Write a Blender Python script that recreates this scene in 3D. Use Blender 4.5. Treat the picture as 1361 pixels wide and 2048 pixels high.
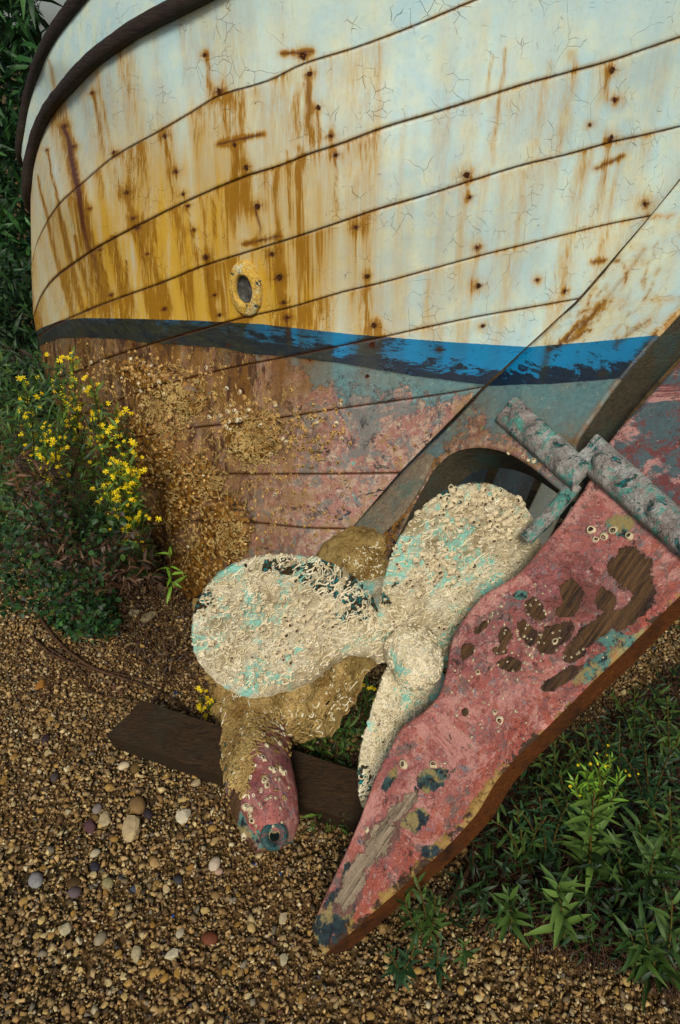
import bpy, bmesh, math, random
import numpy as np
from mathutils import Vector, Matrix
from mathutils.bvhtree import BVHTree
rng = np.random.default_rng(7); random.seed(7)
scn = bpy.context.scene
for o in list(bpy.data.objects): bpy.data.objects.remove(o)
COL = scn.collection
# ------------------------------------------------------------------ camera, sky, sun, exposure
CAM_H, PITCH, FPX = 1.4, math.radians(35), 1300.0
cam = bpy.data.cameras.new('camera'); camo = bpy.data.objects.new('camera', cam); COL.objects.link(camo)
camo.location = (0, 0, CAM_H); camo.rotation_euler = (math.pi/2 - PITCH, 0, 0)
cam.sensor_fit = 'VERTICAL'; cam.sensor_height = 36; cam.lens = 36*FPX/2048
cam.clip_start = .02; cam.clip_end = 500
scn.camera = camo
SUN_EL, SUN_AZ = math.radians(44), math.radians(184)     # azimuth clockwise from +Y (behind the camera, to the left)
w = bpy.data.worlds.new('World'); scn.world = w; w.use_nodes = True
nt = w.node_tree; bg = nt.nodes['Background']; sky = nt.nodes.new('ShaderNodeTexSky')
sky.sky_type = 'NISHITA'; sky.sun_disc = False; sky.sun_elevation = SUN_EL; sky.sun_rotation = SUN_AZ
sky.dust_density = 3; sky.ozone_density = 1
nt.links.new(sky.outputs[0], bg.inputs[0]); bg.inputs[1].default_value = .055
sun = bpy.data.lights.new('sun', 'SUN'); suno = bpy.data.objects.new('sun', sun); COL.objects.link(suno)
sun.energy = 1.5; sun.angle = math.radians(16); sun.color = (1, .95, .86)
sd = Vector((math.sin(SUN_AZ)*math.cos(SUN_EL), math.cos(SUN_AZ)*math.cos(SUN_EL), math.sin(SUN_EL)))
suno.rotation_euler = sd.to_track_quat('Z', 'Y').to_euler(); suno.location = (-2, -2, 5)
vs = scn.view_settings; vs.view_transform = 'Standard'; vs.look = 'None'; vs.gamma = 1; vs.use_curve_mapping = False
vs.exposure = .74
# ------------------------------------------------------------------ geometry helpers
CT, ST = math.cos(PITCH), math.sin(PITCH)
CAMP = np.array([0, 0, CAM_H])
def A(*a): return np.array(a, float)
def rays(px, py):
    r = (np.asarray(px, float)-680.5)/FPX; d = (np.asarray(py, float)-1024)/FPX
    return np.stack([r, CT-d*ST, -ST-d*CT], -1)
def PD(px, py, d): return CAMP + rays(px, py)*np.asarray(d)[..., None]
def PY(px, py, y):
    q = rays(px, py); return CAMP + q*(np.asarray(y)/q[..., 1])[..., None]
def PZ(px, py, z=0.):
    q = rays(px, py); return CAMP + q*((z-CAM_H)/q[..., 2])[..., None]
def proj(p):
    p = np.asarray(p)-CAMP
    dz = p[..., 1]*CT-p[..., 2]*ST; dn = -p[..., 1]*ST-p[..., 2]*CT
    return 680.5+FPX*p[..., 0]/dz, 1024+FPX*dn/dz, dz
NC = A(-.6096, -.3175, .7264); NC /= np.linalg.norm(NC)       # normal of the boat's centre plane (she lies over on her side)
CC = A(.1154, 1.201, .487)
def PC(px, py, off=0.):                                        # point on the centre plane
    q = rays(px, py); t = ((CC+NC*0-CAMP)@NC+off)/(q@NC); return CAMP+q*t[..., None]
def unit(v): return v/np.maximum(np.linalg.norm(v, axis=-1, keepdims=True), 1e-12)
def hsh(i, j, k, s):
    i = i.astype(np.uint32); j = j.astype(np.uint32); k = k.astype(np.uint32)
    h = (i*np.uint32(374761393)) ^ (j*np.uint32(668265263)) ^ (k*np.uint32(3266489917)) ^ np.uint32((s*1274126177) & 0xffffffff)
    h = (h ^ (h >> np.uint32(13)))*np.uint32(1274126177); h ^= h >> np.uint32(16)
    h = h*np.uint32(2246822519); h ^= h >> np.uint32(15)
    return (h & np.uint32(0xffffff)).astype(float)/0xffffff
def vn(p, s=0):
    p = np.asarray(p, float); f = np.floor(p); t = p-f; t = t*t*(3-2*t); f = f.astype(np.int64)
    r = 0
    for a in (0, 1):
        for b in (0, 1):
            for c in (0, 1):
                wgt = (t[..., 0] if a else 1-t[..., 0])*(t[..., 1] if b else 1-t[..., 1])*(t[..., 2] if c else 1-t[..., 2])
                r = r+wgt*hsh(f[..., 0]+a, f[..., 1]+b, f[..., 2]+c, s)
    return r
def fbm(p, s=0, o=4):
    r = 0; a = .5; p = np.asarray(p, float)
    for i in range(o): r = r+a*vn(p*2**i+i*7.3, s+i); a /= 2
    return r/(1-.5**o)
def P3(*a): return np.stack(np.broadcast_arrays(*a), -1)
def sm(x, a, b):
    t = np.clip((x-a)/(b-a), 0, 1); return t*t*(3-2*t)
def cr(pts, n):                                                # smooth polyline resampled to n points by arc length
    p = np.array(pts, float)
    if len(p) < 3:
        t = np.linspace(0, 1, n)[:, None]; return p[0]*(1-t)+p[-1]*t
    q = np.vstack([2*p[0]-p[1], p, 2*p[-1]-p[-2]]); out = []
    for i in range(1, len(q)-2):
        t = np.linspace(0, 1, 24, endpoint=False)[:, None]
        a, b, c, d = q[i-1], q[i], q[i+1], q[i+2]
        k1 = max(np.linalg.norm(c-b), 1e-9)
        m1 = (c-a)*k1/(k1+np.linalg.norm(b-a)); m2 = (d-b)*k1/(k1+np.linalg.norm(d-c))
        out.append((2*t**3-3*t**2+1)*b+(t**3-2*t**2+t)*m1+(-2*t**3+3*t**2)*c+(t**3-t**2)*m2)
    out.append(p[-1:]); o = np.vstack(out)
    L = np.r_[0, np.cumsum(np.linalg.norm(np.diff(o, axis=0), axis=1))]
    s = np.linspace(0, L[-1], n)
    return np.stack([np.interp(s, L, o[:, k]) for k in range(o.shape[1])], -1)
def crk(pts, n):                                               # same, but resampled by control index (keeps pairs matched)
    p = np.array(pts, float); k = np.linspace(0, len(p)-1, n)
    o = cr_dense(p); return np.stack([np.interp(k*24, np.arange(len(o)), o[:, i]) for i in range(p.shape[1])], -1)
def cr_dense(p):
    q = np.vstack([2*p[0]-p[1], p, 2*p[-1]-p[-2]]); out = []
    for i in range(1, len(q)-2):
        t = np.linspace(0, 1, 24, endpoint=False)[:, None]; a, b, c, d = q[i-1], q[i], q[i+1], q[i+2]
        out.append(.5*(2*b+(c-a)*t+(2*a-5*b+4*c-d)*t**2+(3*b-a-3*c+d)*t**3))
    return np.vstack(out+[p[-1:]])
def mk(name, V, F, mat=None, parent=None, smooth=True, at=None, colr=None, fmat=None):
    V = np.asarray(V, float); me = bpy.data.meshes.new(name)
    if isinstance(F, np.ndarray):
        k = F.shape[1]; me.vertices.add(len(V)); me.vertices.foreach_set('co', V.ravel())
        me.loops.add(F.size); me.loops.foreach_set('vertex_index', F.ravel().astype(np.int32))
        me.polygons.add(len(F)); me.polygons.foreach_set('loop_start', np.arange(0, F.size, k, dtype=np.int32))
        me.update(calc_edges=True)
    else: me.from_pydata(V.tolist(), [], F); me.update()
    me.validate()
    if smooth: me.polygons.foreach_set('use_smooth', np.ones(len(me.polygons), bool))
    for kk, v in (at or {}).items():
        a = me.attributes.new(kk, 'FLOAT', 'POINT'); a.data.foreach_set('value', np.ascontiguousarray(np.broadcast_to(v, len(V)), dtype=np.float32))
    if colr is not None:
        a = me.attributes.new('Col', 'FLOAT_COLOR', 'POINT'); a.data.foreach_set('color', np.c_[colr, np.ones(len(V))].astype(np.float32).ravel())
    if mat:
        me.materials.append(mat)
    o = bpy.data.objects.new(name, me); COL.objects.link(o)
    if parent is not None: o.parent = parent
    return o
def grid_faces(n, m, wrap=False, base=0, flip=False):          # n rows, m columns
    i = np.arange(n-1)[:, None]; j = np.arange(m if wrap else m-1)[None]; j2 = (j+1) % m
    f = np.stack([i*m+j, i*m+j2, (i+1)*m+j2, (i+1)*m+j], -1).reshape(-1, 4)+base
    return f[:, ::-1].copy() if flip else f
def empty(name, loc=(0, 0, 0)):
    o = bpy.data.objects.new(name, None); o.empty_display_size = .05; o.location = loc; COL.objects.link(o); return o
def tag(o, label=None, cat=None, group=None, kind=None):
    for k, v in (('label', label), ('category', cat), ('group', group), ('kind', kind)):
        if v: o[k] = v
    return o
def tube(path, r, k=6, cap=True):                              # path n x 3, r scalar or n
    p = np.asarray(path, float); n = len(p); r = np.broadcast_to(r, n)
    T = unit(np.gradient(p, axis=0)); up = A(.13, .27, .95); s = unit(np.cross(T, up)); u = np.cross(s, T)
    a = np.arange(k)/k*2*math.pi
    V = p[:, None]+(np.cos(a)[None, :, None]*s[:, None]+np.sin(a)[None, :, None]*u[:, None])*r[:, None, None]
    V = V.reshape(-1, 3); F = grid_faces(n, k, True)
    if cap:
        V = np.vstack([V, p[:1], p[-1:]]); b = n*k
        f1 = [[(j+1) % k, j, b, b] for j in range(k)]; f2 = [[(n-1)*k+j, (n-1)*k+(j+1) % k, b+1, b+1] for j in range(k)]
        return V, [list(f) for f in F]+[f[:3] for f in f1]+[f[:3] for f in f2]
    return V, F
class Join:                                                     # numpy collector of quads (triangles stored with a repeated index are not used)
    def __init__(s): s.V = []; s.F = []; s.C = []; s.n = 0
    def add(s, V, F, c=None):
        s.V.append(V); s.F.append(np.asarray(F)+s.n); s.n += len(V)
        if c is not None: s.C.append(np.broadcast_to(c, (len(V), 3)))
    def build(s, name, mat, parent=None, smooth=True):
        if not s.V: return None
        return mk(name, np.vstack(s.V), np.vstack(s.F), mat, parent, smooth, colr=np.vstack(s.C) if s.C else None)
def frame_from(n, roll=0.):
    n = unit(np.asarray(n, float)); h = A(1, 0, 0) if abs(n[0]) < .8 else A(0, 1, 0)
    x = unit(np.cross(h, n)); y = np.cross(n, x); c, s = math.cos(roll), math.sin(roll)
    return np.stack([x*c+y*s, -x*s+y*c, n], 1)                  # columns
def mtx(R, loc, sc=1.):
    sc = np.broadcast_to(sc, 3); M = Matrix.Identity(4)
    for i in range(3):
        for j in range(3): M[i][j] = float(R[i, j]*sc[j])
        M[i][3] = float(loc[i])
    return M
# ------------------------------------------------------------------ material helper
class Mt:
    def __init__(s, name, rough=.7, spec=.3):
        s.m = bpy.data.materials.new(name); s.m.use_nodes = True; s.t = s.m.node_tree; s.b = s.t.nodes['Principled BSDF']
        s.b.inputs['Roughness'].default_value = rough; s.b.inputs['Specular IOR Level'].default_value = spec
        s.pos = s.t.nodes.new('ShaderNodeNewGeometry').outputs['Position']
    def _in(s, sock, v):
        if v is None: return
        if isinstance(v, bpy.types.NodeSocket): s.t.links.new(v, sock)
        else:
            if sock.type == 'RGBA' and len(v) == 3: v = (*v, 1)
            sock.default_value = v
    def objco(s): return s.t.nodes.new('ShaderNodeTexCoord').outputs['Object']
    def vec(s, scale=(1, 1, 1), rot=(0, 0, 0), src=None):
        n = s.t.nodes.new('ShaderNodeMapping'); s._in(n.inputs[0], src or s.pos); n.inputs['Scale'].default_value = scale; n.inputs['Rotation'].default_value = rot; return n.outputs[0]
    def noise(s, sc, det=4, ro=.6, v=None, dist=0, col=False):
        n = s.t.nodes.new('ShaderNodeTexNoise'); s._in(n.inputs['Vector'], v or s.pos); n.inputs['Scale'].default_value = sc; n.inputs['Detail'].default_value = det
        n.inputs['Roughness'].default_value = ro; n.inputs['Distortion'].default_value = dist; return n.outputs['Color' if col else 'Fac']
    def vor(s, sc, feat='DISTANCE_TO_EDGE', v=None, out='Distance', rnd=1):
        n = s.t.nodes.new('ShaderNodeTexVoronoi'); n.feature = feat; s._in(n.inputs['Vector'], v or s.pos); n.inputs['Scale'].default_value = sc
        n.inputs['Randomness'].default_value = rnd; return n.outputs[out]
    def attr(s, name, out='Fac'):
        n = s.t.nodes.new('ShaderNodeAttribute'); n.attribute_name = name; return n.outputs[out]
    def ma(s, op, a, b=None, c=None, clamp=False):
        n = s.t.nodes.new('ShaderNodeMath'); n.operation = op; n.use_clamp = clamp
        s._in(n.inputs[0], a); s._in(n.inputs[1], b); s._in(n.inputs[2], c); return n.outputs[0]
    def add(s, a, b): return s.ma('ADD', a, b)
    def mul(s, a, b): return s.ma('MULTIPLY', a, b)
    def rng(s, x, lo, hi, a=0., b=1., smooth=False):
        n = s.t.nodes.new('ShaderNodeMapRange'); s._in(n.inputs['Value'], x); n.inputs['From Min'].default_value = lo; n.inputs['From Max'].default_value = hi
        n.inputs['To Min'].default_value = a; n.inputs['To Max'].default_value = b
        if smooth: n.interpolation_type = 'SMOOTHSTEP'
        return n.outputs[0]
    def mix(s, f, a, b, mode='MIX'):
        n = s.t.nodes.new('ShaderNodeMix'); n.data_type = 'RGBA'; n.blend_type = mode; n.clamp_factor = True
        s._in(n.inputs[0], f); s._in(n.inputs[6], a); s._in(n.inputs[7], b); return n.outputs[2]
    def dvec(s, sc, amt):                                      # position warped by noise
        c = s.noise(sc, 3, .6, col=True); n = s.t.nodes.new('ShaderNodeVectorMath'); n.operation = 'MULTIPLY_ADD'
        s._in(n.inputs[0], c); n.inputs[1].default_value = (amt,)*3; s._in(n.inputs[2], s.pos); return n.outputs[0]
    def bump(s, h, dist=.002, st=1., prev=None):
        n = s.t.nodes.new('ShaderNodeBump'); n.inputs['Distance'].default_value = dist; n.inputs['Strength'].default_value = st
        s._in(n.inputs['Height'], h)
        if prev: s._in(n.inputs['Normal'], prev)
        return n.outputs[0]
    def out(s, col, nrm=None, rough=None):
        s._in(s.b.inputs['Base Color'], col); s._in(s.b.inputs['Normal'], nrm); s._in(s.b.inputs['Roughness'], rough); return s.m
def ln(r, g, b):                                                # sRGB 0-255 to linear
    f = lambda c: ((c/255+.055)/1.055)**2.4 if c > 10 else c/255/12.92
    return (f(r), f(g), f(b))
# ---- hull paint: everything on the planking is real stain and paint, laid in the hull's own coordinates
def hull_mat():
    m = Mt('weathered_hull_paint', .5, .35)
    wt, wb, rust, dark, yel, seam, foul, red = [m.attr(k) for k in ('wt', 'wb', 'rust', 'dark', 'yel', 'seam', 'foul', 'red')]
    jit = m.rng(m.noise(160, 3, .7), 0, 1, -.012, .012); jit2 = m.rng(m.noise(30, 3, .6), 0, 1, -.03, .03)
    big = m.noise(4, 4, .6); mid = m.noise(18, 5, .65); fine = m.noise(90, 5, .7); vf = m.noise(320, 3, .7)
    # upper white paint
    c = m.mix(m.rng(big, .3, .7), ln(158, 194, 200), ln(196, 216, 204)); c = m.mix(m.rng(mid, .45, .8), c, ln(210, 216, 180))
    c = m.mix(m.rng(fine, .5, .8, 0, .35), c, ln(150, 168, 160))
    c = m.mix(m.ma('MULTIPLY', yel, m.rng(m.noise(1., 5, .65, m.vec((26, 26, 2.2))), .3, .7, .45, 1.2), clamp=True), c, ln(194, 156, 58))
    # hair cracks and lifted flakes
    wv = m.dvec(9, .05); e1 = m.vor(13, v=wv); e2 = m.vor(38, v=wv)
    cmask = m.rng(m.noise(7, 4, .7), .52, .62); cmask2 = m.rng(m.noise(11, 4, .7), .54, .62)
    crack = m.ma('MAXIMUM', m.mul(m.mul(m.rng(e1, .0, .007, 1, 0), .6), cmask), m.mul(m.rng(e2, 0, .018, .9, 0), cmask2))
    up = m.rng(wt, -.02, 0, 1, 0)
    c = m.mix(m.mul(crack, .55), c, ln(110, 92, 52))
    chip = m.mul(m.rng(m.noise(26, 6, .72, dist=1.2), .69, .7), m.rng(m.noise(3, 2), .5, .56)); c = m.mix(chip, c, ln(165, 140, 140))
    # rust: translucent wash, then dense core
    st1 = m.noise(1., 4, .6, m.vec((62, 62, 1.5))); st2 = m.noise(1., 3, .6, m.vec((210, 210, 5.)))
    sk = m.add(m.mul(st1, .5), m.mul(st2, .5)); rn = m.ma('MULTIPLY', rust, m.rng(sk, .34, .66, .12, 1.6), clamp=True)
    rn = m.ma('POWER', rn, .72, clamp=True); c = m.mix(rn, c, ln(178, 134, 22)); c = m.mix(m.rng(rn, .62, 1.25), c, ln(112, 66, 2))
    dk = m.ma('MULTIPLY', dark, m.rng(fine, .2, .8, .8, 1.3), clamp=True); c = m.mix(dk, c, ln(82, 38, 6))
    upc = c
    # blue boot-top with navy worn through
    sv = m.vec((10, 10, 46)); strk = m.noise(1.6, 9, .8, sv, .6)
    lowband = m.rng(m.add(wb, m.mul(wt, .6)), -.35, .35, 0, .2)
    nav = m.rng(m.add(m.add(strk, lowband), m.mul(rust, .10)), .59, .61)
    b = m.mix(mid, ln(0, 98, 146), ln(0, 124, 164)); b = m.mix(nav, b, ln(8, 28, 46)); b = m.mix(m.rng(m.noise(60, 4, .8, sv), .70, .74), b, ln(120, 130, 120))
    b = m.mix(m.ma('MULTIPLY', m.mul(rust, m.rng(mid, .3, .7, .7, 1.1)), 1., clamp=True), b, m.mix(m.rng(strk, .4, .6), ln(50, 52, 34), ln(22, 28, 30))); b = m.mix(m.mul(dk, .8), b, ln(50, 25, 8))
    # antifouling: grey teal over pink-red over primer
    flow = m.noise(1.2, 6, .75, m.vec((22, 22, 6), (0, math.radians(-28), 0)), .5); flow2 = m.noise(3., 5, .8, m.vec((26, 26, 8), (0, math.radians(-28), 0)), .3)
    t = m.mix(mid, ln(70, 108, 112), ln(104, 134, 130)); t = m.mix(m.rng(fine, .4, .8), t, ln(60, 92, 96)); t = m.mix(m.rng(m.noise(7, 6, .75), .5, .66, 0, .6), t, ln(112, 112, 92)); t = m.mix(m.rng(m.noise(24, 6, .8), .58, .66, 0, .7), t, ln(58, 70, 66)); t = m.mix(m.rng(m.noise(60, 5, .8), .6, .66, 0, .6), t, ln(160, 168, 156))
    r = m.mix(mid, ln(128, 78, 70), ln(172, 124, 108)); r = m.mix(m.rng(m.noise(40, 6, .8), .48, .58), r, ln(172, 146, 122)); r = m.mix(m.rng(m.noise(60, 5, .8), .57, .63), r, ln(104, 52, 50))
    r = m.mix(m.rng(m.noise(19, 6, .78), .56, .62), r, ln(92, 112, 112))
    r = m.mix(m.rng(flow, .54, .62, 0, .8), r, ln(92, 62, 58)); r = m.mix(m.rng(flow2, .56, .64, 0, .9), r, ln(176, 160, 136)); r = m.mix(m.rng(flow2, .40, .33, 0, .8), r, ln(64, 56, 54))
    r = m.mix(m.rng(m.noise(100, 5, .85), .56, .63, 0, .75), r, ln(72, 54, 52)); r = m.mix(m.rng(m.noise(80, 5, .85), .58, .63, 0, .7), r, ln(196, 176, 156)); r = m.mix(m.rng(m.noise(9, 8, .85, dist=.5), .56, .59, 0, .85), r, ln(72, 70, 72))
    bl = m.noise(5.5, 8, .8, m.vec((1, 1, 1)), .8); r = m.mix(m.rng(bl, .52, .56, 0, .8), r, ln(142, 112, 72)); r = m.mix(m.rng(bl, .46, .43, 0, .8), r, ln(98, 108, 104)); r = m.mix(m.rng(m.noise(13, 8, .85, dist=.4), .57, .59, 0, .9), r, ln(48, 46, 46))
    redn = m.rng(m.add(red, m.rng(m.noise(11, 8, .8), .2, .8, -1.1, 1.1)), -.04, .04)
    lo = m.mix(redn, t, r)
    prim = m.mul(m.rng(m.noise(16, 6, .7, dist=.8), .60, .615), m.rng(red, .3, .6)); lo = m.mix(prim, lo, ln(34, 40, 48))
    lo = m.mix(m.rng(m.noise(34, 5, .7), .665, .68), lo, ln(70, 168, 156))
    gv = m.noise(7, 6, .7, m.vec((6, 6, 1.5)), .6)
    lo = m.mix(m.ma('MULTIPLY', m.mul(yel, 1.0), m.rng(gv, .35, .62, .35, 1.), clamp=True), lo, ln(122, 92, 38)); lo = m.mix(m.mul(m.rng(m.noise(11, 6, .75, m.vec((8, 8, 2.)), .6), .52, .6), m.rng(yel, .1, .5)), lo, ln(116, 84, 74))
    lo = m.mix(m.ma('MULTIPLY', rust, .7, clamp=True), lo, ln(104, 68, 16))
    lo = m.mix(m.mul(m.rng(flow, .50, .58), m.rng(yel, .2, .7)), lo, ln(70, 44, 24)); lo = m.mix(m.mul(m.rng(flow2, .57, .62), m.rng(yel, .2, .7)), lo, ln(172, 140, 80))
    foulm = m.rng(m.add(foul, m.rng(m.noise(20, 6, .75), .2, .8, -.6, .6)), .45, .6)
    fc = m.mix(m.rng(fine, .4, .62), ln(34, 20, 9), ln(150, 104, 34)); lo = m.mix(foulm, lo, fc)
    wz = m.add(wt, m.mul(jit, 1)); c = m.mix(m.rng(wz, -.004, .004), upc, b)
    c = m.mix(m.rng(m.add(wb, m.add(jit, m.mul(jit2, .35))), -.006, .006), c, lo)
    c = m.mix(m.rng(m.add(seam, m.mul(jit, 130)), .0, 4.2, .8, 0), c, ln(74, 42, 10))
    hgt = m.add(m.add(m.mul(big, .2), m.mul(fine, .12)), m.add(m.mul(crack, -.5), m.mul(chip, -.5)))
    hl = m.mul(m.rng(wb, -.01, .03), m.add(m.mul(mid, .8), m.add(m.mul(redn, .3), m.mul(prim, -.5)))); hl = m.add(hl, m.mul(foulm, 1.0))
    nb = m.bump(m.add(m.add(hgt, hl), m.mul(vf, .04)), .004, .8)
    return m.out(c, nb, m.rng(fine, .3, .8, .38, .7))
def wood_mat(name, c1, c2, c3, dirv=(3, 3, 40), sc=1.):
    m = Mt(name, .75, .2); g = m.noise(4*sc, 6, .7, m.vec(dirv), 1.5); f = m.noise(60, 4, .7)
    c = m.mix(m.rng(g, .3, .7), c1, c2); c = m.mix(m.rng(m.noise(9, 5, .7), .5, .7), c, c3); c = m.mix(m.rng(f, .4, .9, 0, .4), c, (0.01, .006, .003))
    return m.out(c, m.bump(m.add(g, m.mul(f, .4)), .004, .9))
def rudder_mat():
    m = Mt('flaking_red_antifouling', .62, .3); wood, teal, edge = m.attr('wood'), m.attr('teal'), m.attr('edge')
    big, mid, fine, vf = m.noise(5, 4, .6), m.noise(20, 5, .65), m.noise(75, 5, .7), m.noise(260, 3, .7)
    c = m.mix(m.rng(mid, .3, .7), ln(162, 86, 76), ln(194, 122, 108)); c = m.mix(m.rng(big, .45, .62), c, ln(150, 84, 84))
    c = m.mix(m.rng(m.noise(24, 6, .8), .52, .60, 0, .85), c, ln(198, 146, 132)); c = m.mix(m.rng(m.noise(42, 5, .75, dist=.6), .57, .63, 0, .85), c, ln(122, 130, 134))
    org = m.rng(m.add(edge, m.rng(mid, .2, .8, -.35, .35)), .5, .62); c = m.mix(m.mul(org, .55), c, ln(170, 76, 42))
    c = m.mix(m.rng(m.noise(50, 5, .82), .57, .62, 0, .8), c, ln(112, 52, 46))
    sp = m.vor(26, 'F1'); disc = m.mul(m.rng(sp, .22, .24, 1, 0), m.rng(m.vor(26, 'F1', out='Color'), .62, .63)); c = m.mix(m.mul(disc, .55), c, ln(176, 88, 86))
    dn = m.noise(13, 7, .82, dist=.5); c = m.mix(m.rng(dn, .53, .58, 0, .85), c, ln(140, 92, 88)); c = m.mix(m.rng(dn, .60, .64, 0, .85), c, ln(110, 104, 100)); c = m.mix(m.rng(dn, .42, .38, 0, .75), c, ln(178, 96, 70)); c = m.mix(m.rng(m.noise(120, 4, .85), .56, .62, 0, .7), c, ln(92, 52, 46)); c = m.mix(m.rng(m.noise(85, 5, .85), .58, .63, 0, .7), c, ln(206, 176, 158)); c = m.mix(m.rng(m.noise(8, 8, .85, dist=.4), .555, .585, 0, .8), c, ln(104, 98, 92))
    dull = m.rng(m.add(m.attr('dull'), m.rng(mid, .2, .8, -.4, .4)), .45, .55); dc = m.mix(m.rng(dn, .5, .56), ln(74, 96, 98), ln(112, 60, 58)); c = m.mix(dull, c, dc)
    c = m.mix(m.rng(m.noise(95, 4, .8), .655, .68), c, ln(196, 190, 170)); c = m.mix(m.rng(m.noise(38, 6, .75), .70, .715), c, ln(80, 150, 140))
    ragged = m.rng(m.noise(38, 6, .78), .2, .8, -.42, .42); rag2 = m.rng(m.noise(17, 7, .72), .2, .8, -.42, .42)
    cx = m.t.nodes.new('ShaderNodeCombineXYZ'); m._in(cx.inputs[0], m.attr('gu')); m._in(cx.inputs[1], m.attr('gl')); grain = m.noise(1., 6, .75, cx.outputs[0], .4)
    w = m.mix(m.rng(grain, .40, .62), ln(34, 21, 10), ln(104, 74, 38)); w = m.mix(m.mul(m.attr('pale'), m.rng(grain, .3, .6)), w, ln(176, 158, 130)); 
    halo = m.rng(m.add(wood, rag2), .49, .53); wm = m.rng(m.add(wood, m.mix(m.attr('pale'), rag2, ragged)), .56, .58)
    tm = m.rng(m.add(teal, ragged), .48, .52)
    tc = m.mix(m.rng(fine, .42, .52), ln(18, 34, 40), m.mix(m.attr('pale'), ln(84, 132, 118), ln(34, 56, 60))); tc = m.mix(m.rng(mid, .50, .56), tc, ln(150, 134, 84))
    lo_ = m.noise(6, 9, .82, dist=.5); c = m.mix(m.rng(lo_, .53, .57, 0, .75), c, ln(208, 150, 136)); c = m.mix(m.rng(lo_, .45, .41, 0, .8), c, ln(118, 62, 52)); c = m.mix(m.rng(m.noise(27, 9, .85, dist=.4), .58, .6, 0, .95), c, ln(58, 44, 40))
    ew = m.rng(m.add(edge, m.rng(m.noise(12, 9, .8), .2, .8, -.5, .5)), .90, .93); c = m.mix(ew, c, m.mix(m.rng(mid, .46, .52), ln(56, 36, 16), ln(158, 126, 62)))
    c = m.mix(tm, c, tc); c = m.mix(m.mul(halo, m.rng(mid, .35, .5)), c, ln(120, 84, 74)); c = m.mix(wm, c, w); c = m.mix(m.rng(vf, .3, .7, .35, 0), c, (.05, .03, .025))
    h = m.add(m.add(m.mul(mid, .5), m.mul(fine, .45)), m.add(m.mul(wm, -1.1), m.mul(vf, .12))); h = m.add(h, m.mul(disc, -.25))
    e = m.vor(30, v=m.dvec(12, .05)); h = m.add(h, m.mul(m.mul(m.rng(e, 0, .02, -.3, 0), m.rng(big, .45, .6)), 1.))
    return m.out(c, m.bump(h, .0045, 1.), m.rng(fine, .3, .7, .45, .75))
def crust_mat(name, base, warm, teal, brown, tealamt=.6, brownamt=.68, ps=10):
    m = Mt(name, .85, .15); foul = m.attr('edge')
    mid, fine, vf = m.noise(14, 6, .7), m.noise(80, 5, .75), m.noise(300, 3, .7)
    c = m.mix(m.rng(mid, .3, .7), base, warm); c = m.mix(m.rng(fine, .5, .75), c, tuple(x*.5 for x in warm))
    c = m.mix(m.rng(m.noise(ps, 6, .72, dist=.7), tealamt, tealamt+.06, 0, .8), c, teal)
    c = m.mix(m.rng(m.noise(ps*.8, 7, .8), .52, .62, 0, .8), c, tuple(x*.62 for x in warm)); c = m.mix(m.rng(m.noise(38, 6, .85), .40, .33, 0, .8), c, tuple(x*.3 for x in warm))  # brown stain, then noise lows darkened in colour as shaded crevices
    b = m.rng(m.add(m.noise(ps*1.3, 6, .75, dist=.5), m.mul(foul, .2)), brownamt, brownamt+.012)
    bc = m.mix(m.rng(m.noise(120, 4, .8), .52, .56), brown, ln(26, 120, 120)); c = m.mix(b, c, bc)
    c = m.mix(m.rng(m.noise(60, 5, .8), .64, .68), c, tuple(x*.35 for x in warm))
    e = m.vor(90, v=m.dvec(40, .02)); cell = m.rng(e, 0, .12)
    h = m.add(m.add(m.mul(mid, .6), m.mul(fine, .9)), m.add(m.mul(vf, .3), m.mul(cell, .35))); h = m.add(h, m.mul(b, -.6))
    return m.out(c, m.bump(h, .004, .8))
def vcol_mat(name, rough=.7, spec=.3, nsc=200, amt=.35, bd=.001, trans=0.):
    m = Mt(name, rough, spec); n = m.noise(nsc, 4, .7); c = m.attr('Col', 'Color')
    c2 = m.mix(m.rng(n, .35, .75, 0, amt), c, (.03, .02, .01))
    if trans: m.b.inputs['Transmission Weight'].default_value = 0
    return m.out(c2, m.bump(n, bd, .8))
def plain(name, c, rough=.6, spec=.3, c2=None, nsc=60, bd=.001):
    m = Mt(name, rough, spec); n = m.noise(nsc, 4, .7); return m.out(m.mix(m.rng(n, .3, .7), c, c2 or tuple(x*.6 for x in c)), m.bump(n, bd, .9))
M = {}
M['hull'] = hull_mat(); M['rudder'] = rudder_mat()
M['caulk'] = plain('rusty_caulking', ln(104, 66, 22), .9, .1, ln(50, 28, 8))
M['railwood'] = wood_mat('weathered_rail_wood', ln(34, 30, 30), ln(62, 50, 42), ln(50, 44, 26))
M['beam'] = wood_mat('dark_wet_timber', ln(26, 19, 12), ln(70, 50, 26), ln(46, 44, 30), (6, 30, 90))
M['rudderedge'] = wood_mat('rusty_brown_edge_wood', ln(52, 26, 8), ln(120, 66, 16), ln(40, 24, 14), (14, 50, 50), .8)
M['crust'] = crust_mat('white_worm_crust', ln(228, 222, 194), ln(172, 152, 106), ln(128, 206, 188), ln(58, 42, 18), .52, .64)
M['tancrust'] = crust_mat('tan_worm_crust', ln(172, 148, 92), ln(132, 104, 54), ln(96, 104, 84), ln(52, 38, 18), .60, .62, 16)
M['worm'] = plain('chalky_worm_tube', ln(236, 228, 200), .8, .2, ln(200, 184, 138), 60)
M['tanworm'] = plain('tan_worm_tube', ln(186, 160, 100), .85, .2, ln(112, 82, 34), 14)
M['barn'] = vcol_mat('barnacle_shell', .7, .25, 300, .25, .0006)
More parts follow.
